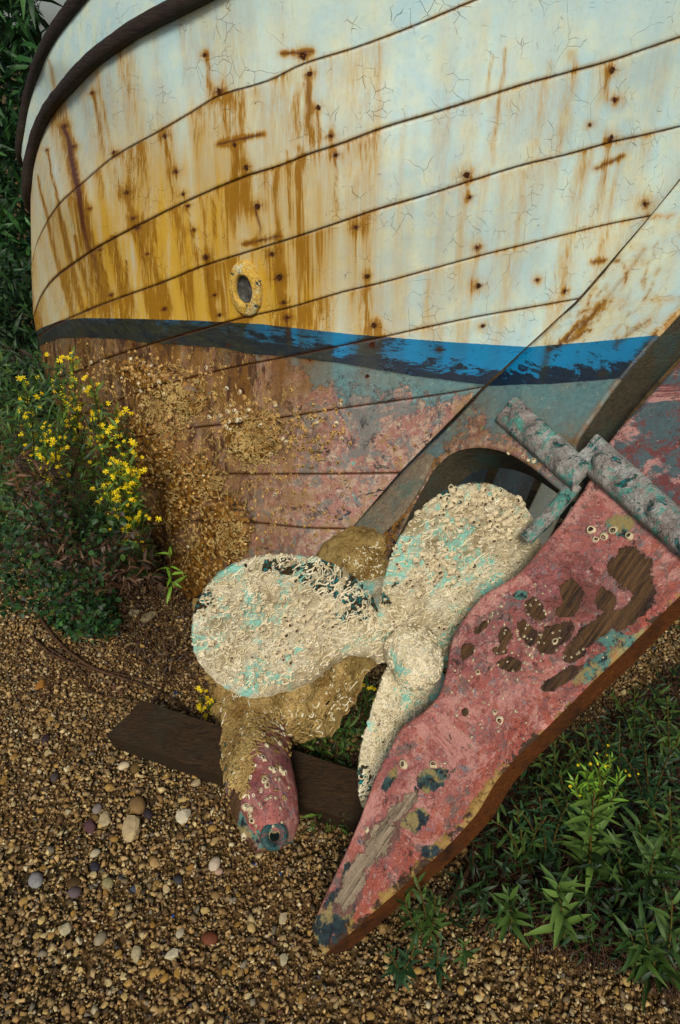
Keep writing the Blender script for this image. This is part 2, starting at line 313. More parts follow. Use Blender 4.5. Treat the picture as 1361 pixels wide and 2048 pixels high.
M['strap'] = crust_mat('verdigris_bronze', ln(176, 178, 170), ln(118, 104, 96), ln(60, 140, 124), ln(56, 70, 60), .52, .57, 26)
M['bolt'] = plain('rusted_iron', ln(88, 48, 16), .85, .2, ln(38, 20, 8), 250, .002)
M['stone'] = vcol_mat('stone', .75, .25, 120, .4, .001)
M['leaf'] = None
def leaf_mat(name, a, b, rough=.45):
    m = Mt(name, rough, .35); n = m.noise(30, 3, .6)
    i = m.t.nodes.new('ShaderNodeObjectInfo').outputs['Random']; c = m.mix(i, a, b); c = m.mix(m.rng(n, .3, .8, 0, .35), c, tuple(x*.5 for x in a))
    m.b.inputs['Subsurface Weight'].default_value = 0
    return m.out(c, m.bump(n, .001, .5))
M['leaf'] = leaf_mat('narrow_green_leaf', ln(46, 74, 26), ln(74, 100, 36), .6)
M['leafdark'] = leaf_mat('dark_green_leaf', ln(24, 52, 22), ln(40, 74, 34), .6)
M['leafpale'] = leaf_mat('pale_green_leaf', ln(72, 100, 40), ln(102, 130, 54), .6)
M['leafbright'] = leaf_mat('bright_green_leaf', ln(100, 142, 36), ln(120, 160, 44))
M['leafshrub'] = leaf_mat('yellowish_green_leaf', ln(74, 104, 32), ln(112, 138, 46), .5)
M['leafv'] = vcol_mat('mixed_foliage', .5, .3, 60, .2, .0005)
M['petal'] = plain('yellow_petal', ln(238, 218, 26), .5, .2, ln(226, 196, 16), 80)
M['disc'] = plain('yellow_flower_disc', ln(214, 160, 10), .7, .2)
M['stem'] = plain('green_brown_stem', ln(84, 88, 34), .6, .2, ln(84, 54, 30), 30)
M['twig'] = plain('dry_brown_twig', ln(92, 66, 44), .8, .2, ln(48, 32, 22), 60)
# ================================================================== THE BOAT
boat = empty('beached_boat', (0, 0, 0)); tag(boat, 'old wooden fishing boat lying over on gravel, rust-streaked white planking above peeling red bottom paint', 'boat')
# forward distance of the planking as a smooth function of where it is seen
ctl = [(1298,100,1.60),(1000,100,1.50),(700,100,1.48),(400,100,1.60),(200,100,1.84),(100,130,2.12),(60,150,2.45),
 (1298,-200,1.60),(700,-200,1.50),(300,-150,1.72),(120,-100,2.05),
 (1298,430,1.58),(1450,240,1.70),(1298,268,1.60),(1000,400,1.45),(700,400,1.44),(400,400,1.57),(200,400,1.82),(110,400,2.08),(66,400,2.42),
 (1154,598,1.48),(1062,693,1.43),(700,680,1.42),(400,680,1.56),(200,680,1.80),(120,680,2.05),(82,680,2.36),
 (965,775,1.39),(700,820,1.37),(400,820,1.52),(200,820,1.80),(135,840,2.10),(800,945,1.32),(660,948,1.33),(400,948,1.48),(260,950,1.68),(230,960,1.85),
 (700,1060,1.265),(560,1060,1.30),(420,1050,1.44),(325,1050,1.66),(630,1135,1.225),(520,1135,1.29),(440,1165,1.37),(385,1195,1.52)]
ctl = np.array(ctl, float)
def _k(d): return np.where(d > 1e-9, d*d*np.log(d+1e-12), 0)
X = ctl[:, :2]/500; D = np.linalg.norm(X[:, None]-X[None], axis=-1); n = len(X)
Kx = np.zeros((n+3, n+3)); Kx[:n, :n] = _k(D)+np.eye(n)*.002; Kx[:n, n] = 1; Kx[:n, n+1:] = X; Kx[n, :n] = 1; Kx[n+1:, :n] = X.T
wts = np.linalg.solve(Kx, np.r_[ctl[:, 2], 0, 0, 0])
def Yh(px, py):
    q = np.stack([np.asarray(px, float)/500, np.asarray(py, float)/500], -1); sh = q.shape[:-1]; q = q.reshape(-1, 2); out = np.empty(len(q))
    for i in range(0, len(q), 20000):
        s = q[i:i+20000]; d = np.linalg.norm(s[:, None]-X[None], axis=-1); out[i:i+20000] = _k(d)@wts[:n]+wts[n]+s@wts[n+1:]
    return out.reshape(sh)
rows = [
 [(700,-420),(420,-260),(240,-90),(130,40),(88,110),(60,190),(44,280)],                                            # bulwark cap
 [(900,-250),(600,-105),(420,-5),(290,62),(235,98),(190,132),(145,178),(108,222),(84,268),(68,325),(62,380)],         # rub rail
 [(1470,-215),(1200,-95),(1000,-20),(820,55),(712,95),(607,128),(538,161),(438,192),(379,227),(324,259),(229,313),(174,359),(115,413),(78,477),(66,520)],
 [(1470,38),(1300,95),(1227,120),(1136,145),(1044,170),(953,199),(862,227),(771,254),(680,288),(616,309),(561,331),(488,354),(379,400),(288,445),(210,486),(160,518),(110,555),(83,591),(70,625)],
 [(1462,228),(1300,268),(1227,284),(1136,309),(1044,331),(953,359),(862,388),(753,420),(680,445),(584,477),(493,505),(402,534),(333,562),(233,598),(169,623),(110,650),(78,672)],
 [(1300,432),(1210,450),(1136,468),(1044,491),(953,514),(862,539),(771,564),(680,586),(584,614),(493,634),(424,653),(306,687),(210,718),(150,745),(98,760)],
 [(1156,598),(1067,614),(953,634),(862,653),(771,673),(680,692),(584,712),(470,734),(356,762),(260,792),(180,825),(128,835)],
 [(966,774),(900,786),(817,798),(680,817),(584,832),(470,847),(434,850),(342,862),(247,880),(175,900)],
 [(798,946),(730,947),(560,948),(400,948),(265,950),(225,965)],
 [(702,1058),(607,1055),(516,1046),(456,1042),(406,1040),(310,1050)],
 [(628,1138),(520,1140),(440,1172),(384,1200)]]
NU, NX = 350, 20
def row_world(r, nu=NU, nx=NX):
    c = cr(rows[r], nu); w_ = PY(c[:, 0], c[:, 1], Yh(c[:, 0], c[:, 1]))
    s = np.linspace(0, 1, nx+1)[1:, None]; e = w_[-1]; dirn = unit(w_[-1]-w_[-3])
    # planking running on forward, out of sight behind the turn of the side
    b0 = e; b1 = e+dirn*.35; b2 = e+A(.0, 1.1, .02); b3 = e+A(.55, 2.9, .10)
    ext = (1-s)**3*b0+3*(1-s)**2*s*b1+3*(1-s)*s*s*b2+s**3*b3
    ce = c[-1]-np.c_[s*60, -s*20]
    return np.vstack([c, ce]), np.vstack([w_, ext])
RW = [row_world(i) for i in range(len(rows))]
yT = np.array([(-200,640),(60,668),(85,655),(120,641),(165,636),(250,637),(400,641),(520,648),(700,668),(900,684),(1062,694),(1180,684),(1300,672),(1500,645)], float)
yB = np.array([(-200,690),(60,700),(94,687),(119,677),(169,675),(242,678),(297,686),(447,696),(497,708),(584,714),(680,726),(830,752),(980,771),(1100,768),(1235,758),(1500,735)], float)
SP = [(353,343,9),(330,272,8),(228,305,7),(255,385,9),(268,437,8),(180,417,6),(376,412,7),(388,460,7),(367,388,6),(412,515,11),(493,335,8),(515,413,10),
 (662,272,9),(672,310,9),(712,455,10),(559,555,13),(545,508,9),(575,635,11),(440,630,7),(330,618,8),(430,590,6),(607,112,11),(439,183,12),(410,110,7),(620,148,8),
 (637,215,7),(934,350,13),(940,395,8),(955,495,9),(958,572,9),(735,553,8),(749,651,10),(1222,278,11),(1225,140,9),(1230,200,9),(1290,408,12),(1130,582,7),
 (966,652,7),(1075,560,6),(222,590,7),(178,620,5),(148,293,7),(295,508,5),(568,605,9),(350,685,8),(457,690,7),(268,690,9),(745,690,17),(735,752,11),(485,782,11),
 (1205,748,7),(275,455,10),(200,500,5),(131,252,7),(93,300,4),(185,185,6),(470,290,6),(1180,250,6),(620,720,6),(880,700,6)]
STK = [(131,252,665,15,1.8,1.5),(143,290,520,5,.8,.5),(185,185,330,6,1.,.35),(205,200,300,3,.5,.2),(98,118,190,5,.7,.3),(93,300,640,4,1.3,.5),(75,350,640,4,1.3,.4),(118,420,650,6,1.1,.3),(150,470,650,7,1.1,.3),(175,430,640,5,1.,.3),(225,470,650,9,1.,.3),(250,520,650,7,1.,.4),(300,480,650,8,.9,.2),(108,360,640,4,.4,.1),(412,108,200,6,.8,.35),
 (333,272,330,5,.6,.2),(617,150,300,10,1.1,.55),(637,215,305,5,.9,.3),(600,165,290,22,.5,.0),(672,308,440,5,1.,.4),(470,285,410,8,.9,.3),(480,290,440,20,.35,0),(515,415,500,8,1.2,.9),(275,455,600,6,.9,.5),
 (376,415,520,5,.8,.35),(412,515,645,8,.9,.45),(545,505,645,5,.9,.35),(575,630,700,7,1.,.9),(200,500,592,3,.9,.6),(255,385,470,8,.6,.2),(600,290,650,16,.6,.05),(575,300,470,5,.5,.1),(425,390,480,4,.8,.3),
 (228,310,430,6,.6,.15),(545,330,660,9,.5,.08),(330,272,430,5,.5,.1),(388,460,560,4,.6,.1),(353,343,400,4,.4,.1),(493,335,380,4,.5,.2),(330,560,640,14,.6,.1),(440,560,650,10,.6,.1),(500,620,650,20,.7,.2),
 (1222,130,200,7,.8,.3),(1222,278,480,11,.55,.1),(1012,95,340,6,.6,.1),(985,110,210,4,.5,.1),(1245,310,620,9,.4,.03),(934,350,580,8,.42,.06),(955,495,600,5,.4,.1),(1150,100,340,18,.4,0),(1100,120,360,10,.25,0),
 (760,90,300,6,.3,0),(735,553,660,5,.4,.1),(712,455,640,5,.3,.05),(749,651,760,5,.5,.2),(1180,300,650,20,.35,0),(860,560,680,8,.3,0),(1050,340,640,12,.2,0),(735,752,800,6,.8,.6),(1100,690,760,10,.7,.2),
 (250,640,760,20,.5,.1),(160,640,700,18,.6,.2),(340,660,800,26,.45,.05),(480,690,880,16,.4,.05),(560,700,850,12,.5,.05)]
SEAMS = [cr(r, 200) for r in rows[1:7]]
def foul_of(px, py):
    foul = np.zeros(len(px))
    for (x, y, a, b, ang) in [(310,760,110,34,25),(370,800,50,30,20),(505,870,60,60,0),(300,900,60,90,-20),(360,1000,110,45,-60),(450,1060,60,70,0),(425,960,22,45,0),(270,930,70,26,-60),(395,1120,60,26,-60),(390,1180,60,30,-70),(230,860,60,30,60)]:
        ca, sa = math.cos(math.radians(ang)), math.sin(math.radians(ang)); u = ((px-x)*ca+(py-y)*sa)/a; v = (-(px-x)*sa+(py-y)*ca)/b; foul = np.maximum(foul, 1.15-.75*(u*u+v*v))
    foul = np.maximum(foul, .75*sm(py, 1020, 1150)*sm(px, 560, 420))
    return foul
def hull_attrs(c, P, seamd, post=False):
    px, py = c[:, 0], c[:, 1]; az = np.arctan2(px-680.5, 2881-py)*2000                 # azimuth: rust runs straight down
    wt = (py-np.interp(px, yT[:, 0], yT[:, 1]))/100; wb = (py-np.interp(px, yB[:, 0], yB[:, 1]))/100
    rust = np.zeros(len(px)); dark = np.zeros(len(px))
    for (x, y, y2, w_, s, d) in STK:
        a0 = math.atan2(x-680.5, 2881-y)*2000; wob = (vn(P3(py/35, x*1.0, 0), 3)-.5)*w_*.7
        t = (py-y)/(y2-y); sc = 2000/(2881-y); ww = w_*sc*(.5+.7*np.clip(t, 0, 1.2))
        prof = np.exp(-((az-a0-wob)/ww)**2)*sm(t, -.02, .02)*(1-sm(t, .6, 1.25))
        rust += prof*s; dark += np.exp(-((az-a0-wob)/(ww*.45))**2)*sm(t, -.02, .02)*(1-sm(t, .2, 1.))*d
    # fine weeping below every seam
    colno = fbm(P3(az/22, py/900, 1.1), 11, 2); left = sm(px, 980, 330)*.9+.25
    for k, S in enumerate(SEAMS):
        yS = np.interp(px, S[::-1, 0], S[::-1, 1]); dy = py-yS
        L = 70+130*vn(P3(az/9, k*3.3, .5), 20+k)
        rust += sm(colno, .30, .70)*sm(dy, -1, 5)*np.exp(-np.clip(dy, 0, 1e4)/L)*(1.0*left)*sm(py, -60, 240)
        near = np.exp(-(dy/5.5)**2); rust += near*.5*sm(vn(P3(px/40, k, 0), 31), .15, .6)
    for (x, y, r) in SP:
        d = np.hypot(px-x, (py-y))/r; nz = .6+.8*vn(P3(px/4, py/4, 0), 41); rust += np.exp(-(d/1.7)**2)*.8*nz; dark += np.exp(-(d/.8)**4)*.6*nz
        dark += .5*np.exp(-((py-y+(px-x)*.3)/1.6)**2)*np.exp(-(np.abs(px-x)/(r*1.3))**2)
    for (x0, y0, x1, y1, s) in [(438,289,525,268,1.2),(488,488,560,472,1.2),(1190,338,1245,312,1.0),(565,108,625,103,1.),(1185,525,1210,520,.9),(395,300,350,322,.0),(1160,660,1200,610,.9),(1180,640,1290,500,.35),(1230,690,1300,640,.6),(1130,680,1170,640,1.),(1100,700,1180,660,.8)]:
        vx, vy = x1-x0, y1-y0; t = np.clip(((px-x0)*vx+(py-y0)*vy)/(vx*vx+vy*vy), 0, 1); d = np.hypot(px-x0-t*vx, py-y0-t*vy+3*(vn(P3(px/9, py/9, 0), 51)-.5))
        rust += np.exp(-(d/7)**2)*s; dark += np.exp(-(d/2.6)**2)*s*.8
    yel = sm(py, 90, 500)*sm(px, 1010, 280)*1.05+.12*sm(py, 200, 650)
    yel = yel*(.45+.55*sm(px, 60, 240))*(.65+.7*fbm(P3(az/14, py/160, 2), 61, 4)); yel = np.where(wb > 0, sm(px, 700, 420)*(1.05-.35*sm(py, 760, 1050)), yel)
    yel += .5*np.exp(-((px-530)/90)**2-((py-600)/60)**2)
    rust = np.where((wt > 0) & (wb <= 0), np.maximum(rust*.8, 1.15*sm(px, 720, 400)*(.75+.4*vn(P3(px/30, py/14, 2), 63))), rust)
    rust = np.where(wb > 0, rust*.55*sm(px, 800, 600)+rust*.25, rust)
    foul = foul_of(px, py)
    red = sm(px-680, -400, 380); teal_edge = np.interp(px, [0, 300, 560, 640, 760, 900, 1000, 1100, 1400], [680, 690, 700, 790, 800, 790, 850, 930, 980]); redv = np.clip((py-teal_edge)/90, -1, 1)
    if post:
        bl = 1; redv = np.clip((py-np.interp(px, [600, 900, 960, 1100, 1200, 1300], [900, 900, 850, 930, 1000, 1050]))/90+.3*(fbm(P3(px/60, py/60, 3), 71)-.5), -1, 1); yel = np.clip(.45*np.exp(-((px-930)/90)**2-((py-840)/90)**2)+.3*np.exp(-((px-1140)/40)**2-((py-860)/40)**2), 0, 1)+.12*(wt < 0)
        seamd = np.full(len(px), 50.); foul = np.where((px < 900) & (py > 900), .42+.2*sm(py, 920, 1050), -1.)
        rg = np.random.default_rng(5)
        for _ in range(90):
            x0, y0 = rg.uniform(1070, 1330), rg.uniform(470, 690); l = rg.uniform(4, 26); an = rg.normal(2.2, .5); vx, vy = math.cos(an), math.sin(an); t = np.clip((px-x0)*vx+(py-y0)*vy, 0, l); d = np.hypot(px-x0-t*vx, py-y0-t*vy); g = rg.uniform(.3, 1.)
            rust += np.exp(-(d/4)**2)*g*.5*(wt < 0); dark += np.exp(-(d/1.3)**2)*g*.6
        e = np.interp(px, [1150, 1190, 1234, 1300, 1400], [884, 828, 768, 690, 580]); rust += np.exp(-((py-e)/14)**2)*.9*(px > 1120)*(.5+vn(P3(px/9, py/9, 0), 3))
    return dict(wt=wt, wb=wb, rust=np.clip(rust, 0, 1.3), dark=np.clip(dark, 0, 1.2), yel=np.clip(yel, 0, 1.1), seam=seamd, foul=foul, red=redv)
def skin(ra, rb, e=.55, M_=None, mirror=False, proud=0., nu=NU, nx=NX, thick=.022, name='plank', mat=None, bulge=0.):
    (ca, wa), (cb, wb_) = (RW[ra], RW[rb]) if nu == NU else (row_world(ra, nu, nx), row_world(rb, nu, nx))
    h = np.linalg.norm(ca-cb, axis=1); M_ = M_ or max(8, int(np.percentile(h, 80)/3.8))
    t = np.linspace(0, 1, M_)[:, None]; jA = e*(.5+1.3*vn(P3(ca[:, 0]/5, ca[:, 1]/5, ra), 81)); jB = e*(.4+1.2*vn(P3(cb[:, 0]/5, cb[:, 1]/5, rb), 82))
    hh = np.maximum(h, 9); tt = jA/hh+t*(1-jA/hh-jB/hh)                         # M x N
    c = ca[None]*(1-tt[..., None])+cb[None]*tt[..., None]; w_ = wa[None]*(1-tt[..., None])+wb_[None]*tt[..., None]
    vis = PY(c[:, :nu, 0], c[:, :nu, 1], Yh(c[:, :nu, 0], c[:, :nu, 1])); w_ = w_.copy(); dl = vis[:, -1:]-w_[:, nu-1:nu]
    fade = np.linspace(1, 0, nx)[None, :, None]; w_[:, nu:] += dl*fade; w_[:, :nu] = vis
    gx = np.gradient(w_, axis=1); gy = np.gradient(w_, axis=0); N_ = unit(np.cross(gx, gy)); s = np.sign(((CAMP-w_[:, nu//2])*N_[:, nu//2]).sum(-1).mean()); N_ *= s
    _f = foul_of(c[..., 0].ravel(), c[..., 1].ravel()).reshape(c.shape[:2]); fd = .020*sm(_f, .45, 1.)*(.3+fbm(w_*45, 93, 4))
    wave = fd+.004*(fbm(w_*3.5, 91, 3)-.5)+.0012*(fbm(w_*30, 92, 3)-.5)
    prof = np.minimum(1, np.minimum(t[:, 0], 1-t[:, 0])*M_/1.6); w_ = w_+N_*(wave+proud-.002*(1-prof)[:, None]+bulge*np.sin(np.pi*t[:, 0])[:, None])[..., None]
    top, bot = w_[:1]-N_[:1]*thick, w_[-1:]-N_[-1:]*thick; G = np.concatenate([top, w_, bot]); cc = np.concatenate([c[:1], c, c[-1:]])
    sd_ = np.minimum(t[:, 0][:, None]*hh[None], (1-t[:, 0])[:, None]*hh[None]); sd_ = np.concatenate([np.zeros((1, sd_.shape[1])), sd_, np.zeros((1, sd_.shape[1]))])
    m_, n_ = G.shape[:2]; V = G.reshape(-1, 3); at = hull_attrs(cc.reshape(-1, 2), V, sd_.ravel())
    if mirror: V = V-2*((V-CC)@NC+.10)[:, None]*NC
    return mk(name, V, grid_faces(m_, n_, flip=(s > 0) != mirror), mat or M['hull'], boat, at=at)
planks = [skin(i, i+1, proud=(.0 if i % 2 else .0012)) for i in range(1, 10)]
bul = skin(0, 1, e=.5, name='bulwark_plank'); planks.append(bul)
# her other side, down on the gravel, seen through the propeller opening
xs_ = [700, 800, 890, 975, 1046, 1118]
for i in range(5):
    t = np.linspace(0, 1, 34)[:, None]; q = np.linspace(.012, .988, 14)[None]; x0 = xs_[i]+(xs_[i+1]-xs_[i])*q; px = x0+(1-t)*180*(1 if i > 3 else .55+.11*i); py = 1190-(1-t)*330+0*q
    y = 1.78-.30*(t-.2)+.0004*(px-1000)+.02*np.sin(np.pi*q); W = PY(px, py, y); k = W[..., 0].size; below = i <= 2
    mk('starboard_plank', W.reshape(-1, 3), grid_faces(34, 14), M['hull'], boat, at=dict(wt=np.full(k, .5 if below else -1.), wb=np.full(k, .5 if below else -1.), rust=.35*fbm(P3(px.ravel()/12, py.ravel()/90, i), 4), dark=0., yel=.25, seam=np.broadcast_to(np.minimum(q, 1-q)*70, px.shape).ravel(), foul=-1., red=-1.))
# caulking seen in the open seams
def shell():
    V = []; F = []; b = 0
    for i in range(1, 10):
        (ca, wa), (cb, wb_) = RW[i], RW[i+1]; c = np.stack([ca*(1-t)+cb*t for t in (0, .33, .67, 1)]); w_ = np.stack([wa*(1-t)+wb_*t for t in (0, .33, .67, 1)])
        w_[:, :NU] = PY(c[:, :NU, 0], c[:, :NU, 1], Yh(c[:, :NU, 0], c[:, :NU, 1])); N_ = unit(np.cross(np.gradient(w_, axis=1), np.gradient(w_, axis=0))); N_ *= np.sign(((CAMP-w_[:, 150])*N_[:, 150]).sum(-1).mean())
        w_ = w_-N_*.0055; V.append(w_.reshape(-1, 3)); F.append(grid_faces(4, w_.shape[1], base=b)); b += w_.shape[0]*w_.shape[1]
    mk('caulking', np.vstack(V), np.vstack(F), M['caulk'], boat)
shell()
# rub rail and cap rail
def rail(r, off, rad, name, sq=.8, lift=0):
    c, w_ = RW[r]; p = w_.copy(); T = unit(np.gradient(p, axis=0)); vis = p[:NU]
    out = unit(np.cross(T, A(0, 0, 1))); out *= np.sign(((CAMP-p[NU//2])*out[NU//2]).sum()); up = np.cross(out, T); up *= np.sign(up[:, 2:3])
    a = np.linspace(0, 2*np.pi, 13)[:-1]; ca, sa = np.cos(a), np.sin(a); ca = np.sign(ca)*np.abs(ca)**.6; sa = np.sign(sa)*np.abs(sa)**.6
    V = p[:, None]+(ca[None, :, None]*out[:, None]*rad[0]+sa[None, :, None]*up[:, None]*rad[1])+out[:, None]*off+up[:, None]*lift
    V = V+(.006*(fbm(V*25, 5, 3)-.5))[..., None]*out[:, None]
    return mk(name, V.reshape(-1, 3), grid_faces(len(p), 12, True), M['railwood'], boat)
rail(1, .006, (.019, .016), 'rub_rail', lift=.008); rail(0, .0, (.018, .016), 'cap_rail')
def bvh_of(objs):
    V = []; F = []; b = 0
    for o in objs:
        me = o.data; v = np.empty(len(me.vertices)*3); me.vertices.foreach_get('co', v); v = v.reshape(-1, 3); V.append(v)
        F += [[i+b for i in p.vertices] for p in me.polygons]; b += len(v)
    return BVHTree.FromPolygons(np.vstack(V).tolist(), F)
def hit(bv, px, py):
    q = rays(px, py); q = unit(q); l, nn, i, d = bv.ray_cast(Vector(CAMP), Vector(q))
    if l is None: return None
    nn = np.array(nn); 
    if nn@q > 0: nn = -nn
    return np.array(l), nn
# ---- slabs on the centre plane, ruled between two outlines
def slab(name, Lp, Rp, off, thick, mat, nt_=200, ms=50, parent=boat, attrf=None, relief=.002, offR=None, matedge=None, round_=.006):
    L = crk(Lp, nt_); R = crk(Rp, nt_); s = np.linspace(0, 1, ms)
    c = L[:, None]*(1-s)[None, :, None]+R[:, None]*s[None, :, None]; W = PC(c[..., 0], c[..., 1], off)
    edge = np.minimum(s, 1-s)*np.linalg.norm(L-R, axis=1)[:, None]; rd = np.clip(1-edge/8, 0, 1)**2*round_
    W = W+NC*(relief*2*(fbm(W*18, 3, 4)-.5)-rd)[..., None]; B = W-NC*thick
    n1, m1 = W.shape[:2]; V = np.vstack([W.reshape(-1, 3), B.reshape(-1, 3)]); F = [grid_faces(n1, m1), grid_faces(n1, m1, base=n1*m1, flip=True)]
    at = attrf(c.reshape(-1, 2), W.reshape(-1, 3)) if attrf else {}; at = {k: np.r_[v, v] for k, v in at.items()}
    o = mk(name, V, np.vstack(F), mat, parent, at=at)
    idx = np.arange(n1*m1).reshape(n1, m1); loop = np.r_[idx[0, :], idx[1:, -1], idx[-1, ::-1][1:], idx[::-1, 0][1:-1]]
    steps = 6; pts = V[loop]; ring = [pts-NC*thick*k/(steps-1) for k in range(steps)]; E = np.concatenate(ring); 
    E = E+(.008*(fbm(E*A(12, 12, 40), 8, 3)-.5))[:, None]*unit(pts-pts.mean(0))[None].repeat(steps, 0).reshape(-1, 3)*np.repeat(np.sin(np.linspace(0, np.pi, steps)), len(loop))[:, None]
    k = len(loop); Fe = np.array([[a*k+j, a*k+(j+1) % k, (a+1)*k+(j+1) % k, (a+1)*k+j] for a in range(steps-1) for j in range(k)])
    ea = {q: np.tile(v[loop], steps) for q, v in at.items()}
    return o, E, Fe, ea
def part_edge(nm, E, Fe, ea, mat, parent): return mk(nm, E, Fe, mat, parent, at=ea, smooth=True)
PL = [(610,1165),(680,1078),(740,1010),(800,945),(850,895),(905,842),(938,806),(966,774),(1010,735),(1045,700),(1080,668),(1115,636),(1158,598),(1225,520),(1300,430),(1362,355),(1460,240)]
PR = [(740,1210),(775,1110),(810,1040),(848,968),(868,935),(905,903),(955,893),(1010,903),(1065,935),(1110,972),(1140,990),(1150,935),(1154,884),(1190,828),(1234,768),(1300,690),(1400,580)]
def post_at(c, P): return hull_attrs(c, P, np.full(len(c), 50.), True)
post, E, Fe, ea = slab('sternpost', PL, PR, 0., .10, M['hull'], 250, 56, attrf=post_at, relief=.003)
M['deadedge'] = wood_mat('post_wood_painted_shade', ln(50, 48, 38), ln(92, 84, 64), ln(60, 84, 78), (14, 14, 30))  # wood darkened in its colour to paint the shade on the post's edge
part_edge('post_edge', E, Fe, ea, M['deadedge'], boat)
# bare worn strip up the forward face of the post
stL = [(622,1140),(700,1050),(760,990),(815,930),(850,905)]; stR = [(662,1140),(742,1082),(806,1022),(842,966),(868,912)]
M['barewood'] = wood_mat('bare_grey_wood', ln(92, 80, 62), ln(150, 134, 110), ln(60, 104, 96), (30, 30, 6), 1.)
s1, E, Fe, ea = slab('worn_wood_strip', stL, stR, .008, .02, M['barewood'], 60, 12); part_edge('strip_edge', E, Fe, ea, M['barewood'], s1)
# deadwood and keel below the planking
kL = [(384,1196),(392,1260),(402,1330),(420,1400),(436,1450),(452,1490)]; kR = [(760,1150),(735,1220),(715,1290),(690,1350),(655,1400),(618,1460)]
keel, E, Fe, ea = slab('keel', kL, kR, -.03, .08, M['tancrust'], 120, 90, relief=.04, attrf=lambda c, P: dict(edge=np.zeros(len(c)))); E = E+(.03*(fbm(E*22, 4)-.5))[:, None]*A(.3, -.6, -.4); kedge = part_edge('keel_edge', E, Fe, ea, M['tancrust'], keel)
# ---- rudder
rL = [(1460,640),(1380,700),(1296,790),(1215,885),(1185,945),(1130,1030),(1080,1095),(1035,1145),(1000,1168),(965,1190),(920,1245),(898,1290),(890,1340),(875,1388),(845,1422),(800,1455),(772,1505),(742,1570),(716,1640),(690,1700),(662,1758),(640,1808),(622,1850)]
rR = [(1620,925),(1560,988),(1500,1048),(1440,1108),(1395,1153),(1350,1198),(1305,1243),(1262,1287),(1222,1326),(1184,1362),(1146,1400),(1108,1438),(1070,1476),(1030,1516),(990,1562),(950,1628),(900,1684),(848,1732),(794,1780),(740,1828),(705,1860),(672,1888),(646,1908)]
WOOD = [(1258,1140,42,50,-50),(1215,1200,22,30,-20),(1185,1265,90,20,-38),(1110,1275,40,30,-35),(1150,1310,30,14,-20),(1270,1215,60,22,-45),(1290,1180,30,30,0),(1072,1222,22,26,-40),(1055,1265,26,16,60),(1130,1220,30,16,-10),(935,1300,24,14,-60),
 (965,1255,24,10,-40),(1010,1268,16,20,20),(1105,1290,12,12,0),(1020,1330,24,14,0),(1125,1355,50,14,-30),(1140,1185,26,34,-10),(930,1425,8,10,0),(760,1680,60,30,-62),(800,1620,60,16,-45),(700,1780,60,24,-55),(720,1730,40,20,-60),(1000,1300,12,10,0),(1183,1137,7,6,0)]
TEAL = [(1195,1330,60,16,-42),(1210,1260,40,30,0),(860,1560,40,22,-30),(830,1640,30,20,-20),(860,1700,20,14,0),(680,1800,50,22,-60),(655,1850,62,34,-52),(690,1830,40,16,-50),(700,1740,30,12,-60),(1240,1050,26,20,0),(1260,1290,40,14,-40),(1040,1190,16,10,0),(780,1560,30,10,-60)]
GD = unit(A(.6, .48, .7)); GU = unit(np.cross(NC, GD))
def grn(P): return dict(gu=P@GU*130, gl=P@GD*7)
def ell(px, py, L_):
    f = np.zeros(len(px))-1
    for (x, y, a, b, ang) in L_:
        ca, sa = math.cos(math.radians(ang)), math.sin(math.radians(ang)); u = ((px-x)*ca+(py-y)*sa)/a; v = (-(px-x)*sa+(py-y)*ca)/b; f = np.maximum(f, 1.-.5*np.hypot(u, v))
    return np.clip(f, -1, 1)
def rud_at(c, P):
    px, py = c.T; R = cr(rR, 300); yR = np.interp(px, R[::-1, 0], R[::-1, 1]); e = np.exp(-np.clip(yR-py, 0, 900)/130)
    return dict(wood=ell(px, py, WOOD), teal=ell(px, py, TEAL), edge=e, **grn(P), pale=sm(py, 1480, 1600), dull=np.clip(sm(1045-py-(1172-px)*-.0, 0, 1)*sm((py-898)-(px-1172)*.887, 10, -40)*1.2, 0, 1.2))
rud, E, Fe, ea = slab('rudder', rL, rR, -.012, .062, M['rudder'], 320, 96, attrf=rud_at, relief=.0035); part_edge('rudder_edge', E, Fe, ea, M['rudderedge'], rud)
# ---- straps (gudgeon on the post, pintle arm on the rudder)
def strap(p0, p1, w0, off, th, name, parent, bumps):
    L = np.array([p0, p1], float); d = L[1]-L[0]; ln_ = np.hypot(*d); d /= ln_; q = A(-d[1], d[0]); nl, nw = int(ln_/3), 26
    s = np.linspace(0, ln_, nl)[:, None]; t = np.linspace(-w0/2, w0/2, nw)[None]
    px = L[0, 0]+d[0]*s+q[0]*t; py = L[0, 1]+d[1]*s+q[1]*t
    hgt = th*np.clip((1-np.abs(t/(w0/2))**5), 0, 1)**.5*np.clip(s/9, 0, 1)**.5
    for (bs, bt, br, bh) in bumps: hgt = hgt+bh*np.exp(-(((s-bs)**2+(t-bt)**2)/br**2)**2)
    W = PC(px, py, off); W = W+NC*(hgt+.022*(fbm(W*24, 9, 5)-.5)*(hgt > .004))[..., None]; B = PC(px, py, off-.01)
    # edge ring down to the timber
    idx = np.arange(nl*nw).reshape(nl, nw); loop = np.r_[idx[0, :], idx[1:, -1], idx[-1, ::-1][1:], idx[::-1, 0][1:-1]]
    V = np.vstack([W.reshape(-1, 3), B.reshape(-1, 3)[loop]]); k = len(loop); Fs = np.array([[loop[j], loop[(j+1) % k], nl*nw+(j+1) % k, nl*nw+j] for j in range(k)])
    return mk(name, V, np.vstack([grid_faces(nl, nw), Fs[:, ::-1]]), M['strap'], parent, at=dict(edge=0.))
gud = strap((1012,818), (1168,958), 66, .002, .022, 'gudgeon_strap', boat, [(42,0,16,.012),(92,2,22,.016)])
